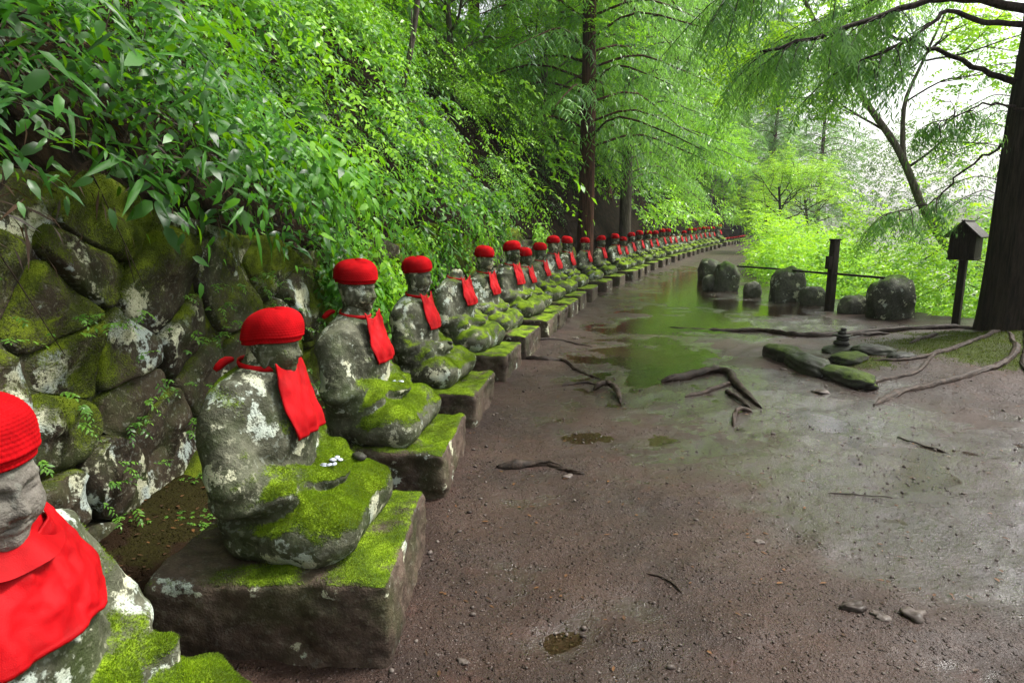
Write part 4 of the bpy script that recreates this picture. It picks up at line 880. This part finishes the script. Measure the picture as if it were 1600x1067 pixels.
# ------------------------------------------------------------------ right side: big cedar with roots and limbs
big = thing('cedar_tree', 'massive dark cedar trunk at the right edge with roots and long bare limbs', 'tree', (6.78, 8.5, 0)); bx, by = 6.78, 8.5
zz_ = np.r_[-.15, .05, .18, .32, .5, .8, np.linspace(1.2, 14, 22)]; rad = .44*(1+.10*np.exp(-np.maximum(zz_-.1, 0)/.2))*np.clip(1-zz_/26, .3, 1)
pts = np.stack([.012*np.sin(zz_*2)+.0*zz_, 0*zz_, zz_], 1)
th = np.arange(48)/48*2*np.pi; R = rad[:, None]*(1+.06*np.sin(th*7+1)[None]*np.exp(-np.maximum(zz_, 0)/.8)[:, None]+.045*np.sin(th*17+2*np.sin(zz_*.8)[:, None])+.05*(fbm(np.stack([np.cos(th)[None].repeat(len(zz_), 0).ravel()*3, np.sin(th)[None].repeat(len(zz_), 0).ravel()*3, zz_[:, None].repeat(48, 1).ravel()*.7], 1), 3, 5).reshape(len(zz_), 48)-.5)*2)
V = np.stack([pts[:, 0:1]+R*np.cos(th), pts[:, 1:2]+R*np.sin(th), zz_[:, None]+0*R], -1).reshape(-1, 3); n0 = len(zz_)
F = np.array([(i*48+j, i*48+(j+1) % 48, (i+1)*48+(j+1) % 48, (i+1)*48+j) for i in range(n0-1) for j in range(48)]); mk('trunk', V, F, M_BARK_DARK, big)
def local(ps, b=(bx, by, 0)): return np.array(ps, float)-np.array(b)
LIMB = [([(6.4, 8.45, 4.15), (5.6, 8.35, 4.28), (5.0, 8.3, 4.24), (4.42, 8.2, 4.04), (3.66, 8.0, 3.76), (2.9, 7.9, 3.55)], .075), ([(6.4, 8.5, 4.02), (5.7, 8.3, 4.0), (5.1, 8.1, 4.05), (4.6, 7.9, 3.7), (3.9, 7.7, 3.4)], .05),
        ([(6.4, 8.6, 3.38), (6.0, 8.7, 3.55), (5.4, 8.75, 3.8), (4.8, 8.7, 3.95), (4.2, 8.6, 3.9)], .055), ([(6.4, 8.4, 3.0), (5.9, 8.2, 3.05), (5.4, 8.0, 2.9), (5.0, 7.9, 2.75)], .022), ([(6.4, 8.7, 2.6), (6.0, 8.8, 2.3), (5.7, 8.9, 1.9), (5.2, 9.0, 1.75)], .024),
        ([(6.5, 8.4, 5.2), (5.4, 8.0, 5.4), (4.2, 7.6, 5.0), (3.0, 7.2, 4.4), (2.2, 7.0, 3.9)], .07), ([(6.5, 8.3, 5.9), (5.2, 7.4, 6.3), (3.8, 6.6, 6.0), (2.4, 6.0, 5.3)], .07), ([(6.9, 8.9, 4.9), (6.3, 10.2, 5.2), (5.4, 11.6, 5.0), (4.4, 12.6, 4.5)], .06)]
for k, (ps, r0) in enumerate(LIMB):
    pp = smooth_path(local(ps), 18); pp = pp+np.random.default_rng(k).normal(0, .018, pp.shape); V, F = tube(pp, np.linspace(r0*.78, r0*.2, 18), 8, k, .15); mk('limb', V, F, M_BARK_DARK, big)
O, D = [], []; tw = []
rg2 = np.random.default_rng(77)
def limb_sprays(ps, f0, cnt, reach):
    pp = smooth_path(local(ps), 40)
    for k in range(cnt):
        f = f0+(1-f0)*rg2.random(); p = pp[min(int(f*39), 39)]; tdir = nrm(pp[min(int(f*39)+1, 39)]-pp[max(int(f*39)-1, 0)]); sd = nrm(np.cross(tdir, UP))*(1 if rg2.random() < .5 else -1)
        d = nrm(tdir*rg2.uniform(.2, 1)+sd*rg2.uniform(.2, 1)+UP*rg2.uniform(-.35, .15)); Ls = reach*rg2.uniform(.4, 1.2)
        q = smooth_path([p, p+d*Ls*.5-UP*Ls*.04, p+d*Ls-UP*Ls*.3], 7); tw.append(tube(q, np.linspace(.009, .003, 7), 4))
        for m in range(13): i = min(int((.15+.85*m/13)*6), 5); O.append(q[i]+(q[i+1]-q[i])*rg2.random()); D.append(nrm((q[i+1]-q[i])/.1*.5+nrm(np.cross(d, UP))*(1 if m % 2 else -1)*rg2.uniform(.2, .8)+UP*rg2.uniform(-.5, .1)))
limb_sprays(LIMB[0][0], .5, 26, .8); limb_sprays(LIMB[1][0], .5, 16, .7); limb_sprays(LIMB[2][0], .55, 10, .6); limb_sprays(LIMB[5][0], .35, 34, 1.0); limb_sprays(LIMB[6][0], .2, 40, 1.1); limb_sprays(LIMB[7][0], .25, 34, 1.0); limb_sprays(LIMB[4][0], .5, 8, .45); limb_sprays(LIMB[3][0], .6, 6, .4)
lv = spray_leaves(np.array(O), np.array(D), rg2.uniform(.6, 1.2, len(O))*.34, 13, rg2, .10, .19, .7, .6, .15, rich=False, ldroop=.3)
mk('crown', *lv[:2], L_CEDAR, big, False, {'rnd': lv[2]}); mk('twig', *merge(tw), M_BARK_DARK, big, kind='stuff')
def root_pts(ps, zoff): ps = np.array(ps, float); z = gz(ps[:, 0], ps[:, 1])+zoff; return np.column_stack([ps, z])
def root(name, ps, r0, r1, lab=None, mat=None, parent=None, sink=.35, n=26, hump=0., seed=1, ns=10):
    s2 = smooth_path(np.array(ps, float), n); rr = r0+(r1-r0)*np.linspace(0, 1, n); rr = .62*rr*np.clip(np.minimum(np.linspace(.25, 6, n), np.linspace(6, .25, n)), 0, 1)
    c = root_pts(s2, 0); c[:, 2] += rr*(1-2*sink)+hump*np.sin(np.linspace(0, np.pi, n)); c += np.random.default_rng(seed).normal(0, 1, c.shape)*(rr*.13)[:, None]; rr = rr*(1+.28*(fbm(c*7, 3, seed)-.5)*2)
    strands = []
    for q_ in range(3 if ns > 6 else 0):
        ph_ = q_*2.1+seed+np.linspace(0, 5, n); sd_ = nrm(np.cross(np.gradient(c, axis=0), UP)); off_ = sd_*np.cos(ph_)[:, None]+UP*np.sin(ph_)[:, None]
        strands.append((c+off_*(rr*.78)[:, None], rr*(.34+.12*math.sin(q_))))
    b = c[n//2] if parent is None else np.array([bx, by, 0]); V, F = merge([tube(c-b, rr, ns+6 if ns > 6 else ns, seed, .55)]+[tube(cc-b, r_, 7, seed, .4) for cc, r_ in strands]); o = mk(name, V, F, mat or M_ROOT, parent, loc=b if parent is None else None)
    if parent is None: tag(o, lab, 'root', 'exposed roots in the path')
    return o
root('root', [(6.4, 8.75), (6.17, 8.94), (5.14, 8.89), (4.46, 8.8), (3.97, 8.95), (3.75, 9.45), (3.17, 9.79), (2.49, 10.05)], .075, .05, mat=M_ROOT_DARK, parent=big, sink=.3, seed=1, n=60)
root('root', [(5.2, 8.7), (4.78, 8.63), (4.5, 8.45), (4.3, 8.2)], .04, .03, mat=M_ROOT_DARK, parent=big, hump=.03, seed=2)
root('root', [(6.3, 8.1), (5.69, 7.64), (5.06, 7.27), (4.46, 6.9), (3.98, 6.94)], .05, .03, parent=big, sink=.3, seed=3, n=40)
root('root', [(5.3, 7.4), (4.9, 7.2), (4.6, 6.9), (4.18, 6.46), (3.66, 6.24), (3.35, 5.99)], .04, .025, parent=big, sink=.3, seed=4)
root('root', [(6.2, 7.9), (5.7, 7.1), (5.2, 6.66), (4.6, 6.3), (4.06, 6.06), (3.64, 5.87), (3.22, 5.5)], .06, .055, parent=big, sink=.42, seed=5, n=48)
root('root', [(6.5, 8.0), (5.9, 7.2), (5.4, 6.6), (5.15, 6.1), (5.1, 5.7)], .055, .035, parent=big, mat=M_ROOT_DARK, sink=.35, seed=6, n=36)
root('root', [(5.6, 8.3), (5.2, 8.0), (4.9, 7.75)], .05, .03, parent=big, mat=M_ROOT_DARK, sink=.36, seed=8)
root('exposed_root', [(1.55, 6.45), (1.67, 6.52), (2.1, 6.78), (2.32, 6.75), (2.26, 6.35), (2.22, 5.9), (2.21, 5.46)], .07, .045, 'thick forked root arching out of the wet path centre', M_ROOT_DARK, sink=.36, hump=.02, seed=11, n=48)
root('exposed_root', [(2.22, 6.3), (1.9, 6.04), (1.62, 5.8)], .045, .025, 'thin side root running left from the forked root', seed=12)
root('exposed_root', [(2.06, 6.0), (2.08, 5.75), (2.12, 5.5)], .03, .022, 'short dark root just in front of the forked root', M_ROOT_DARK, hump=.02, seed=13)
root('exposed_root', [(2.07, 5.32), (1.95, 5.31), (1.86, 5.15), (1.79, 4.95)], .03, .02, 'small bent root nearest in front of the forked root', hump=.02, seed=14)
root('exposed_root', [(.02, 7.42), (.38, 7.38), (.6, 7.44), (.71, 6.97), (.93, 6.55)], .06, .025, 'dark root running out from beside the sixth plinth into the path', M_ROOT_DARK, sink=.36, seed=15, n=32)
root('exposed_root', [(.5, 6.24), (.75, 6.38), (.93, 6.24)], .028, .02, 'thin curved root on the mud left of the puddle', M_ROOT_DARK, seed=16)
root('exposed_root', [(.80, 6.10), (.93, 6.16), (1.0, 6.02), (.99, 5.62)], .05, .04, 'short hooked pale root at the puddle edge', hump=.03, sink=.15, seed=17)
root('exposed_root', [(-.1, 4.02), (.17, 4.1), (.34, 4.03), (.47, 3.94)], .07, .035, 'smooth half-buried root hump near the third plinth', M_ROOT_DARK, sink=.55, seed=18)
root('exposed_root', [(.26, 8.54), (.7, 8.63), (1.06, 8.31)], .03, .02, 'thin straight root beside the seventh plinth', M_ROOT_DARK, seed=19)
root('fallen_stick', [(2.93, 4.66), (3.0, 4.55), (3.12, 4.36)], .014, .010, 'dark stick lying on wet mud at the right', M_ROOT_DARK, sink=0, seed=20, ns=6)
root('fallen_stick', [(.62, 2.72), (.70, 2.66), (.74, 2.55)], .008, .006, 'thin curved twig on mud beside the near puddle', M_ROOT_DARK, sink=0, seed=22, ns=6)
root('fallen_stick', [(1.9, 3.62), (2.1, 3.6), (2.3, 3.58)], .007, .005, 'straight thin twig on the shiny mud', M_ROOT_DARK, sink=0, seed=23, ns=6)
for o in bpy.data.objects:
    if o.name.startswith('fallen_stick'): o['category'] = 'stick'; o['group'] = 'sticks on the mud'

# ------------------------------------------------------------------ boulders, rail, post, wooden box, edging stones, cairn
def boulder(x, y, d, seed, lab, mat=None, moss=.55, sub=4, sink=.06, rz=0., cat_='boulder', name='boulder', grp='boulders along the river side', sq=.6, amp=.17, dz=None):
    o = inst(name, rock_md(name, seed, d, mat or M_BOULD, sub, moss, sq=sq, amp=amp, flat=.30), None, (x, y, (float(gz([x], [y])[0]) if dz is None else dz)-sink), (0, 0, rz)); return tag(o, lab, cat_, grp)
boulder(6.45, 10.85, (.72, .66, .92), 801, 'tall blocky boulder nearest the wooden box, rail ending at it', sq=.9, amp=.2)
boulder(6.16, 11.45, (.5, .45, .46), 802, 'low rounded boulder tucked behind the tall blocky one')
boulder(6.02, 12.75, (.52, .48, .50), 803, 'low dark boulder leaning on the pale rounded one', moss=.2)
boulder(5.80, 13.45, (.66, .6, .92), 804, 'tall pale rounded boulder left of the post', sq=1.0)
boulder(5.36, 14.25, (.40, .38, .46), 805, 'smallest standing boulder between two larger ones', moss=.2)
boulder(5.25, 15.75, (.66, .62, .88), 806, 'mossy pointed boulder where the rail begins', moss=.7)
boulder(4.93, 15.9, (.4, .45, .55), 808, 'low boulder against the left side of the mossy pointed one', moss=.5)
boulder(5.75, 18.6, (.72, .7, .85), 807, 'farthest rounded boulder beside the path', moss=.5)
V, F = tube([(5.42, 15.45, .60), (5.72, 14.0, .64), (5.95, 12.4, .67), (6.02, 11.9, .69), (6.32, 10.85, .70)], .021, 8)
tag(mk('handrail', V, F, M_WOOD), 'thin dark rail running between the boulders through the post', 'rail')
pz = float(gz([5.99], [11.96])[0]); post = thing('wooden_post', 'dark square wooden post holding the rail between boulders', 'post', (5.97, 11.96, pz), .25)
def bev_box(c, d, b=.008, R=None):
    bm = bmesh.new(); bmesh.ops.create_cube(bm, size=1); bmesh.ops.scale(bm, vec=d, verts=bm.verts); bmesh.ops.bevel(bm, geom=bm.edges[:], offset=b, segments=2, affect='EDGES', profile=.6)
    V = np.array([v.co[:] for v in bm.verts]); fs = [[v.index for v in f.verts] for f in bm.faces]; bm.free()
    if R is not None: V = V@np.array(R).T
    q = [f for f in fs if len(f) == 4]; tr_ = [f for f in fs if len(f) == 3]
    return V+np.array(c), [np.array(q), np.array(tr_)] if tr_ else [np.array(q)]
mk('shaft', *bev_box((0, 0, .60), (.125, .125, 1.42)), M_WOOD, post, False); mk('bracket', *bev_box((-.095, 0, .90), (.075, .11, .24)), M_WOOD, post, False); mk('cap', *bev_box((0, 0, 1.32), (.15, .15, .03), .006), M_WOOD, post, False)
lz = float(gz([6.78], [9.67])[0]); lan = thing('wooden_lantern_box', 'small gabled wooden box on a post beside the big cedar', 'lantern', (6.78, 9.67, lz), -.92); lan.scale = (.86, .86, .98)
mk('post', *bev_box((0, 0, .5), (.11, .11, 1.25)), M_WOOD, lan, False)
cab = mk('cabinet', *bev_box((0, 0, 1.23), (.40, .34, .36), .006), M_WOOD, lan, False); mk('floor_board', *bev_box((0, 0, 1.04), (.42, .38, .03), .005), M_WOOD, lan, False)
for k in range(5): mk('slat', *bev_box((-.156+k*.078, -.176, 1.23), (.06, .016, .31), .003), M_WOOD, cab, False)
V = np.array([(-.18, -.158, 1.412), (.18, -.158, 1.412), (0, -.158, 1.565), (-.18, .158, 1.412), (.18, .158, 1.412), (0, .158, 1.565)]); mk('gable', V, [np.array([(0, 1, 4, 3), (1, 2, 5, 4), (2, 0, 3, 5)]), np.array([(0, 2, 1), (3, 4, 5)])], M_WOOD, lan, False)
for sg in (-1, 1):
    a = sg*.70; R = np.array([[math.cos(a), 0, math.sin(a)], [0, 1, 0], [-math.sin(a), 0, math.cos(a)]]); mk('roof_board', *bev_box((sg*.128, 0, 1.492), (.40, .48, .026), .004, R), M_ROOFW, lan, False)
# mossy kerb of long stones, flat stones and little cairn
for k, (x, y, d, rz, lab) in enumerate([(3.22, 7.40, (.32, .60, .24), .25, 'mossy upright end stone of the curved stone edging'), (3.27, 6.90, (.34, .84, .22), .05, 'long wet dark stone in the middle of the curved edging'), (3.42, 6.36, (.36, .72, .20), .22, 'mossy dark stone at the near end of the curved edging'),
        (4.02, 7.62, (.50, .36, .14), .2, 'low flat stone under the little stone stack'), (3.80, 7.05, (.50, .34, .16), .5, 'flat rounded mossy stone inside the edging'), (4.22, 7.35, (.46, .34, .17), -.4, 'smooth dark rounded stone right of the stone stack'), (4.35, 7.0, (.32, .24, .12), .3, 'small wet stone lying by the mossy roots')]):
    boulder(x, y, d, 820+k, lab, M_WET, .7 if k in (0, 2, 4) else .3, 4, .045, rz, 'stone', 'edging_stone', 'stones beside the cedar roots', sq=.5, amp=.20)
cz = float(gz([4.02], [7.62])[0])+.075
for k, (d, lab) in enumerate([((.18, .17, .08), 'bottom stone of the little stacked cairn'), ((.15, .14, .065), 'second stone of the little stacked cairn'), ((.20, .16, .035), 'wide flat third stone of the little cairn'), ((.10, .095, .055), 'fourth stone of the little stacked cairn'), ((.07, .07, .045), 'topmost tiny stone of the little cairn')]):
    o = boulder(3.99+.012*math.sin(k*2), 7.62, d, 840+k, lab, M_WET, .0, 2, 0, k*1.1, 'stone', 'cairn_stone', 'little stone stack', sq=.8, amp=.12, dz=cz); cz += d[2]*.74

# ------------------------------------------------------------------ loose stones on the mud
rng = np.random.default_rng(61)
stm = [rock_md('loose_stone', 860+k, (.10, .075, .045), M_PEBBLE, 3, 0., amp=.6, sq=2.5, flat=.2) for k in range(4)]
for k, (x, y, sc, lab) in enumerate([(1.42, 2.42, 1.15, 'pale angular stone set in mud at lower right'), (1.50, 2.36, .9, 'dark wet stone touching the pale angular stone'), (1.64, 2.37, 1.2, 'brownish flat stone right of the pale angular stone'), (-.18, 2.11, .55, 'small round grey pebble at bottom beside the second plinth'),
        (2.30, 7.05, 1.1, 'pale stone at the puddle edge left of the mossy edging'), (3.02, 6.95, 1.0, 'small grey stone on mud left of the edging'), (2.95, 5.95, 1.9, 'pale flat stone in front of the edging stones'), (.36, 3.9, 1.0, 'grey stone beside the smooth root hump'), (1.25, 3.0, .6, 'light pebble in the middle of the path'), (.9, 8.9, 1.6, 'wet stone on the path beside the seventh plinth')]):
    z = float(gz([x], [y])[0]); o = inst('loose_stone', stm[k % 4], None, (x, y, z-.014*sc), (0, 0, k*1.9), sc*.85); tag(o, lab, 'stone', 'loose stones on the path')
bm = bmesh.new(); bmesh.ops.create_icosphere(bm, subdivisions=1, radius=1); IV = np.array([v.co[:] for v in bm.verts]); IF = np.array([[v.index for v in f.verts] for f in bm.faces]); bm.free()
def scatter_pebbles(n, x0, x1, y0, y1, s0, s1, seed, ok=None):
    r = np.random.default_rng(seed); y = y0+(y1-y0)*r.random(n)**1.5; x = x0+(x1-x0)*r.random(n)
    x = x*np.clip(y/6+.25, .3, 1.2) if x1 > 3 else x
    m = (lat(x, y) < -.02) & (bank(x, y) < 0)
    if ok is not None: m &= ok(x, y)
    x, y = x[m], y[m]; n = len(x); z = gz(x, y); sz = s0+(s1-s0)*r.random(n)**4
    J = IV[None]*(1+r.normal(0, .16, (n, len(IV), 1))); J = J*np.stack([sz, sz*r.uniform(.6, 1, n), sz*r.uniform(.4, .8, n)], 1)[:, None]
    a = r.uniform(0, 6.28, n); X = J[..., 0]*np.cos(a)[:, None]-J[..., 1]*np.sin(a)[:, None]; Y = J[..., 0]*np.sin(a)[:, None]+J[..., 1]*np.cos(a)[:, None]
    V = np.stack([X+x[:, None], Y+y[:, None], J[..., 2]+(z+sz*.2)[:, None]], -1).reshape(-1, 3); F = (IF[None]+(np.arange(n)*len(IV))[:, None, None]).reshape(-1, 3); return V, F
V, F = merge([scatter_pebbles(7000, -2, 5.5, 1.5, 8, .002, .009, 1), scatter_pebbles(900, -.45, .9, 1.5, 9, .004, .018, 2, lambda x, y: lat(x, y) > -.35), scatter_pebbles(260, -1.2, 5, 1.6, 10, .008, .02, 3), scatter_pebbles(16000, -1, 5.5, 2.0, 10, .006, .015, 4, lambda x, y: (gz(x, y) < WATER+.001) & (gz(x, y) > WATER-.014))])
o = mk('gravel', V, F, M_PEBBLE, kind='stuff'); tag(o, 'small pebbles and grit scattered over the wet mud', 'gravel')
n = 1500; x = rng.uniform(3.2, 7.2, n); y = rng.uniform(4.6, 9.2, n); m = np.hypot((x-5.6)/2.3, (y-6.6)/1.9) < 1; x, y = x[m], y[m]; z = gz(x, y)+.004; a = rng.uniform(0, 6.28, len(x))
x2 = rng.uniform(-.4, 4.5, 1000); y2 = rng.uniform(1.5, 8.5, 1000); x = np.r_[x, x2]; y = np.r_[y, y2]; z = np.r_[z, gz(x2, y2)+.004]; a = np.r_[a, rng.uniform(0, 6.28, 1000)]
sl_ = rng.uniform(2.6, 11, 1700); x3, y3, _, _ = row(sl_, rng.uniform(.85, 1.6, 1700)); x = np.r_[x, x3]; y = np.r_[y, y3]; z = np.r_[z, gz(x3, y3)+.004]; a = np.r_[a, rng.uniform(0, 6.28, 1700)]
V, F, k_ = leaves(np.stack([x, y, z], 1), np.stack([np.cos(a), np.sin(a), .1+0*a], 1), np.tile(UP, (len(a), 1)), rng.uniform(.012, .04, len(a)), rng.uniform(.006, .018, len(a)), .3, .1)
o = mk('leaf_litter', V, F, L_DRY, None, False, {'rnd': np.repeat(rng.random(len(a)), k_)}, kind='stuff'); tag(o, 'brown fallen needles and leaves around the cedar roots', 'leaf litter')
# moss and grass blades on the root mound
n = 70000; x = rng.uniform(3.4, 9, n); y = rng.uniform(5, 10, n); gm = ground_moss(x, y); m = gm > .30+rng.random(n)*.4; x, y = x[m], y[m]; z = gz(x, y); n = len(x)
V, F, k_ = leaves(np.stack([x, y, z-.004], 1), nrm(np.stack([rng.normal(0, .5, n), rng.normal(0, .5, n), np.ones(n)], 1)), rng.normal(0, 1, (n, 3)), rng.uniform(.012, .035, n), .006, 0, .1, False)
o = mk('ground_moss', V, F, M_MOSS_DARK, None, False, {'rnd': np.clip(rng.normal(.3, .2, n), 0, 1).repeat(k_)}, kind='stuff'); tag(o, 'mossy green cover on the mound around the big cedar', 'moss')

# ------------------------------------------------------------------ river side: bright shrubs, leaning tree, far bank
rng = np.random.default_rng(71)
def bank_sprays(n, b0, b1, y0, y1, h0, h1, L, W, ln, nl, seed, var=(.2, .9), ypow=1.):
    y = y0+(y1-y0)*rng.random(n)**ypow; b = b0+(b1-b0)*rng.random(n); x = np.interp(y, _by, _bx)+b/.88
    mound = fbm(P3(x, y)*.7, 3, 100+seed); z = gz(x, y)+h0+(h1-h0)*rng.random(n)*(.35+.65*sst(.3, .65, mound))*1.15
    a = rng.uniform(0, 6.28, n); D = np.stack([np.cos(a), np.sin(a), rng.uniform(-.2, .5, n)], 1); P = np.stack([x, y, z], 1)
    return spray_leaves(P, D, ln*rng.uniform(.6, 1.2, n), nl, rng, L, W, .3, .85, .25, rich=False, var=np.clip(var[0]+(var[1]-var[0])*fbm(P*.9, 3, 110+seed)+rng.normal(0, .12, n), 0, 1))
V, F, r = cat([bank_sprays(9000, .02, 4.5, 8.6, 24, .02, 1.9, .10, .55, .36, 8, 1), bank_sprays(2200, .1, 6, 20, 50, .05, 2.2, .16, .55, .6, 8, 2), bank_sprays(3400, 3.5, 14, 9, 40, .4, 4.3, .15, .55, .6, 8, 3)])
o = mk('riverside_shrubs', V, F, L_BRIGHT, None, False, {'rnd': r}, kind='stuff'); o.name = 'riverside_scrub'; tag(o, 'bright yellow-green shrubs filling the river bank beyond the boulders', 'shrubs')
# leaning tree
LB = np.array([9.75, 14.0, .2]); lt = thing('leaning_tree', 'slender tree leaning left over the river bank, curved grey trunk', 'tree', tuple(LB))
tp = smooth_path(np.array([(9.95, 14, -.9), (9.6, 14, .85), (9.34, 14, 1.19), (8.77, 14, 2.0), (8.42, 14, 2.67), (8.01, 14, 3.32), (7.47, 14, 3.96), (7.01, 14, 4.59), (6.5, 14, 5.2), (5.9, 13.9, 6.0), (5.3, 13.8, 7.2)])-LB, 30)
V, F = tube(tp, np.linspace(.10, .035, 30), 12, 9, .12); mk('trunk', V, F, M_BARK_GREY, lt)
tubes, tips = [], []
mk('limb', *tube(smooth_path(np.array([(8.3, 14, 2.85), (8.22, 14, 3.3), (8.18, 14, 4.09), (8.44, 14, 4.84), (8.8, 14, 5.8)])-LB, 14), np.linspace(.065, .02, 14), 8), M_BARK_GREY, lt)
rg3 = np.random.default_rng(5)
for f, d, L_ in ((12, (1, .3, .6), 1.6), (15, (-.6, .6, .5), 1.5), (18, (.8, -.4, .5), 1.8), (20, (-.8, -.3, .3), 1.6), (22, (.5, .5, .7), 1.8), (24, (-.6, .3, .2), 1.8), (26, (.7, -.3, .5), 1.8), (28, (-.5, -.5, .3), 1.6)):
    grow(rg3, tp[f], d, L_, .03, 2, tubes, tips, .1, 3, .8, 6)
for p_, d in (((8.2-LB[0], 0, 3.9), (.9, .2, .2)), ((8.5-LB[0], 0, 4.7), (.8, -.2, .1)), ((8.7-LB[0], 0, 5.4), (.8, .2, .3)), ((8.3-LB[0], 0, 4.4), (-.5, .3, .3))): grow(rg3, p_, d, 1.6, .022, 2, tubes, tips, .05, 3, .8, 6)
mk('branch_work', *merge(tubes), M_BARK_DARK, lt)
O, D = [], []
for p_, d in tips:
    for _ in range(6): a = rg3.uniform(0, 6.28); O.append(p_+rg3.normal(0, .22, 3)); D.append(np.array([math.cos(a), math.sin(a), rg3.uniform(-.2, .15)])+.4*d)
O, D = np.array(O), np.array(D); kp = ((O[:, 0]+LB[0])/(O[:, 1]+LB[1]) < .50) | (rg3.random(len(O)) < .5); O, D = O[kp], D[kp]
lv = spray_leaves(O, D, rg3.uniform(.25, .5, len(O)), 9, rg3, .095, .6, .25); mk('crown', *lv[:2], L_BRIGHT, lt, False, {'rnd': lv[2]})
for k, (x, y, d, sc, rz, lab) in enumerate([(12.6, 14.8, BRI[0], .42, 0, 'riverside tree standing behind the wooden box'), (15.5, 37, BRI[1], .85, 1, 'bright tree at the far river side of the path'), (24, 52, BRI[0], 1.1, 3, 'pale tree near the path end on the river side'), (21, 30, BRI[0], .8, 5, 'pale tree far down the river bank')]):
    place_tree('riverside_tree', d, lab, (x, y, float(gz([x], [y])[0])-.1), rz, sc, 'trees on the river side')
# dark hanging conifer branch tips in front of the bright bank: a young cedar behind the box
(tv, tf), lv = cedar(np.random.default_rng(77), 5.2, .06, .5, 1.5, 40, 10, 12, .10, .2, .32)
yc = thing('young_cedar', 'dark young cedar between the wooden box and the big trunk', 'tree', (8.9, 12.0, float(gz([8.9], [12.0])[0]))); mk('trunk', tv, tf, M_BARK_DARK, yc); mk('crown', *lv[:2], L_CEDAR, yc, False, {'rnd': lv[2]})
# river far below and the wooded far bank
rv = mk('river', np.array([(8, -60, -3.6), (400, -60, -3.6), (400, 500, -3.6), (8, 500, -3.6)], float), np.array([(0, 1, 2, 3)]), M_WATER); rv['kind'] = 'structure'
n = 6500; y = rng.uniform(15, 190, n); b = 34+86*rng.random(n)**1.6; x = np.interp(y, _by, _bx)+b/.88; z = gz(x, y)+rng.uniform(0, 1, n)**.7*(3+5*fbm(P3(x, y)*.09, 3, 5))
a = rng.uniform(0, 6.28, n); lv = spray_leaves(np.stack([x, y, z], 1), np.stack([np.cos(a), np.sin(a), rng.uniform(-.1, .5, n)], 1), rng.uniform(1.2, 2.4, n), 8, rng, 1.15, .7, .3, rich=False)
o = mk('far_wood', *lv[:2], L_FAR, None, False, {'rnd': lv[2]}, kind='stuff'); tag(o, 'pale misty woods on the far bank of the river', 'woods')
# closing wood where the path ends
n = 3000; s = rng.uniform(88, 118, n); of = rng.uniform(-22, 10, n); x, y, tx, ty = row(s, of); z = gz(x, y)*0+rng.uniform(0, 1, n)**.8*(9+9*fbm(P3(x, y)*.12, 3, 6)); a = rng.uniform(0, 6.28, n)
lv = spray_leaves(np.stack([x, y, z], 1), np.stack([np.cos(a), np.sin(a), rng.uniform(-.3, .3, n)], 1), rng.uniform(.9, 1.7, n), 8, rng, .45, .5, .4, rich=False)
o = mk('far_wood', *lv[:2], L_FAR, None, False, {'rnd': lv[2]}, kind='stuff'); tag(o, 'dense green woods closing off the end of the path', 'woods')

# ------------------------------------------------------------------ rain mist
V, F = box((250, 290, 12), (900, 800, 60)); V[:, 2] = np.where(V[:, 2] > 0, 34, -6.5)
hz = mk('haze', V, F, None, None, False, kind='stuff'); hm = bpy.data.materials.new('mist'); hm.use_nodes = True; nt = hm.node_tree; nt.nodes.clear()
ov = nt.nodes.new('ShaderNodeOutputMaterial'); pv = nt.nodes.new('ShaderNodeVolumePrincipled'); pv.inputs['Color'].default_value = (.92, .96, .94, 1); pv.inputs['Density'].default_value = .0005; pv.inputs['Anisotropy'].default_value = .2
nt.links.new(pv.outputs[0], ov.inputs['Volume']); hz.data.materials.append(hm); tag(hz, 'thin pale rain mist in the air', 'haze')
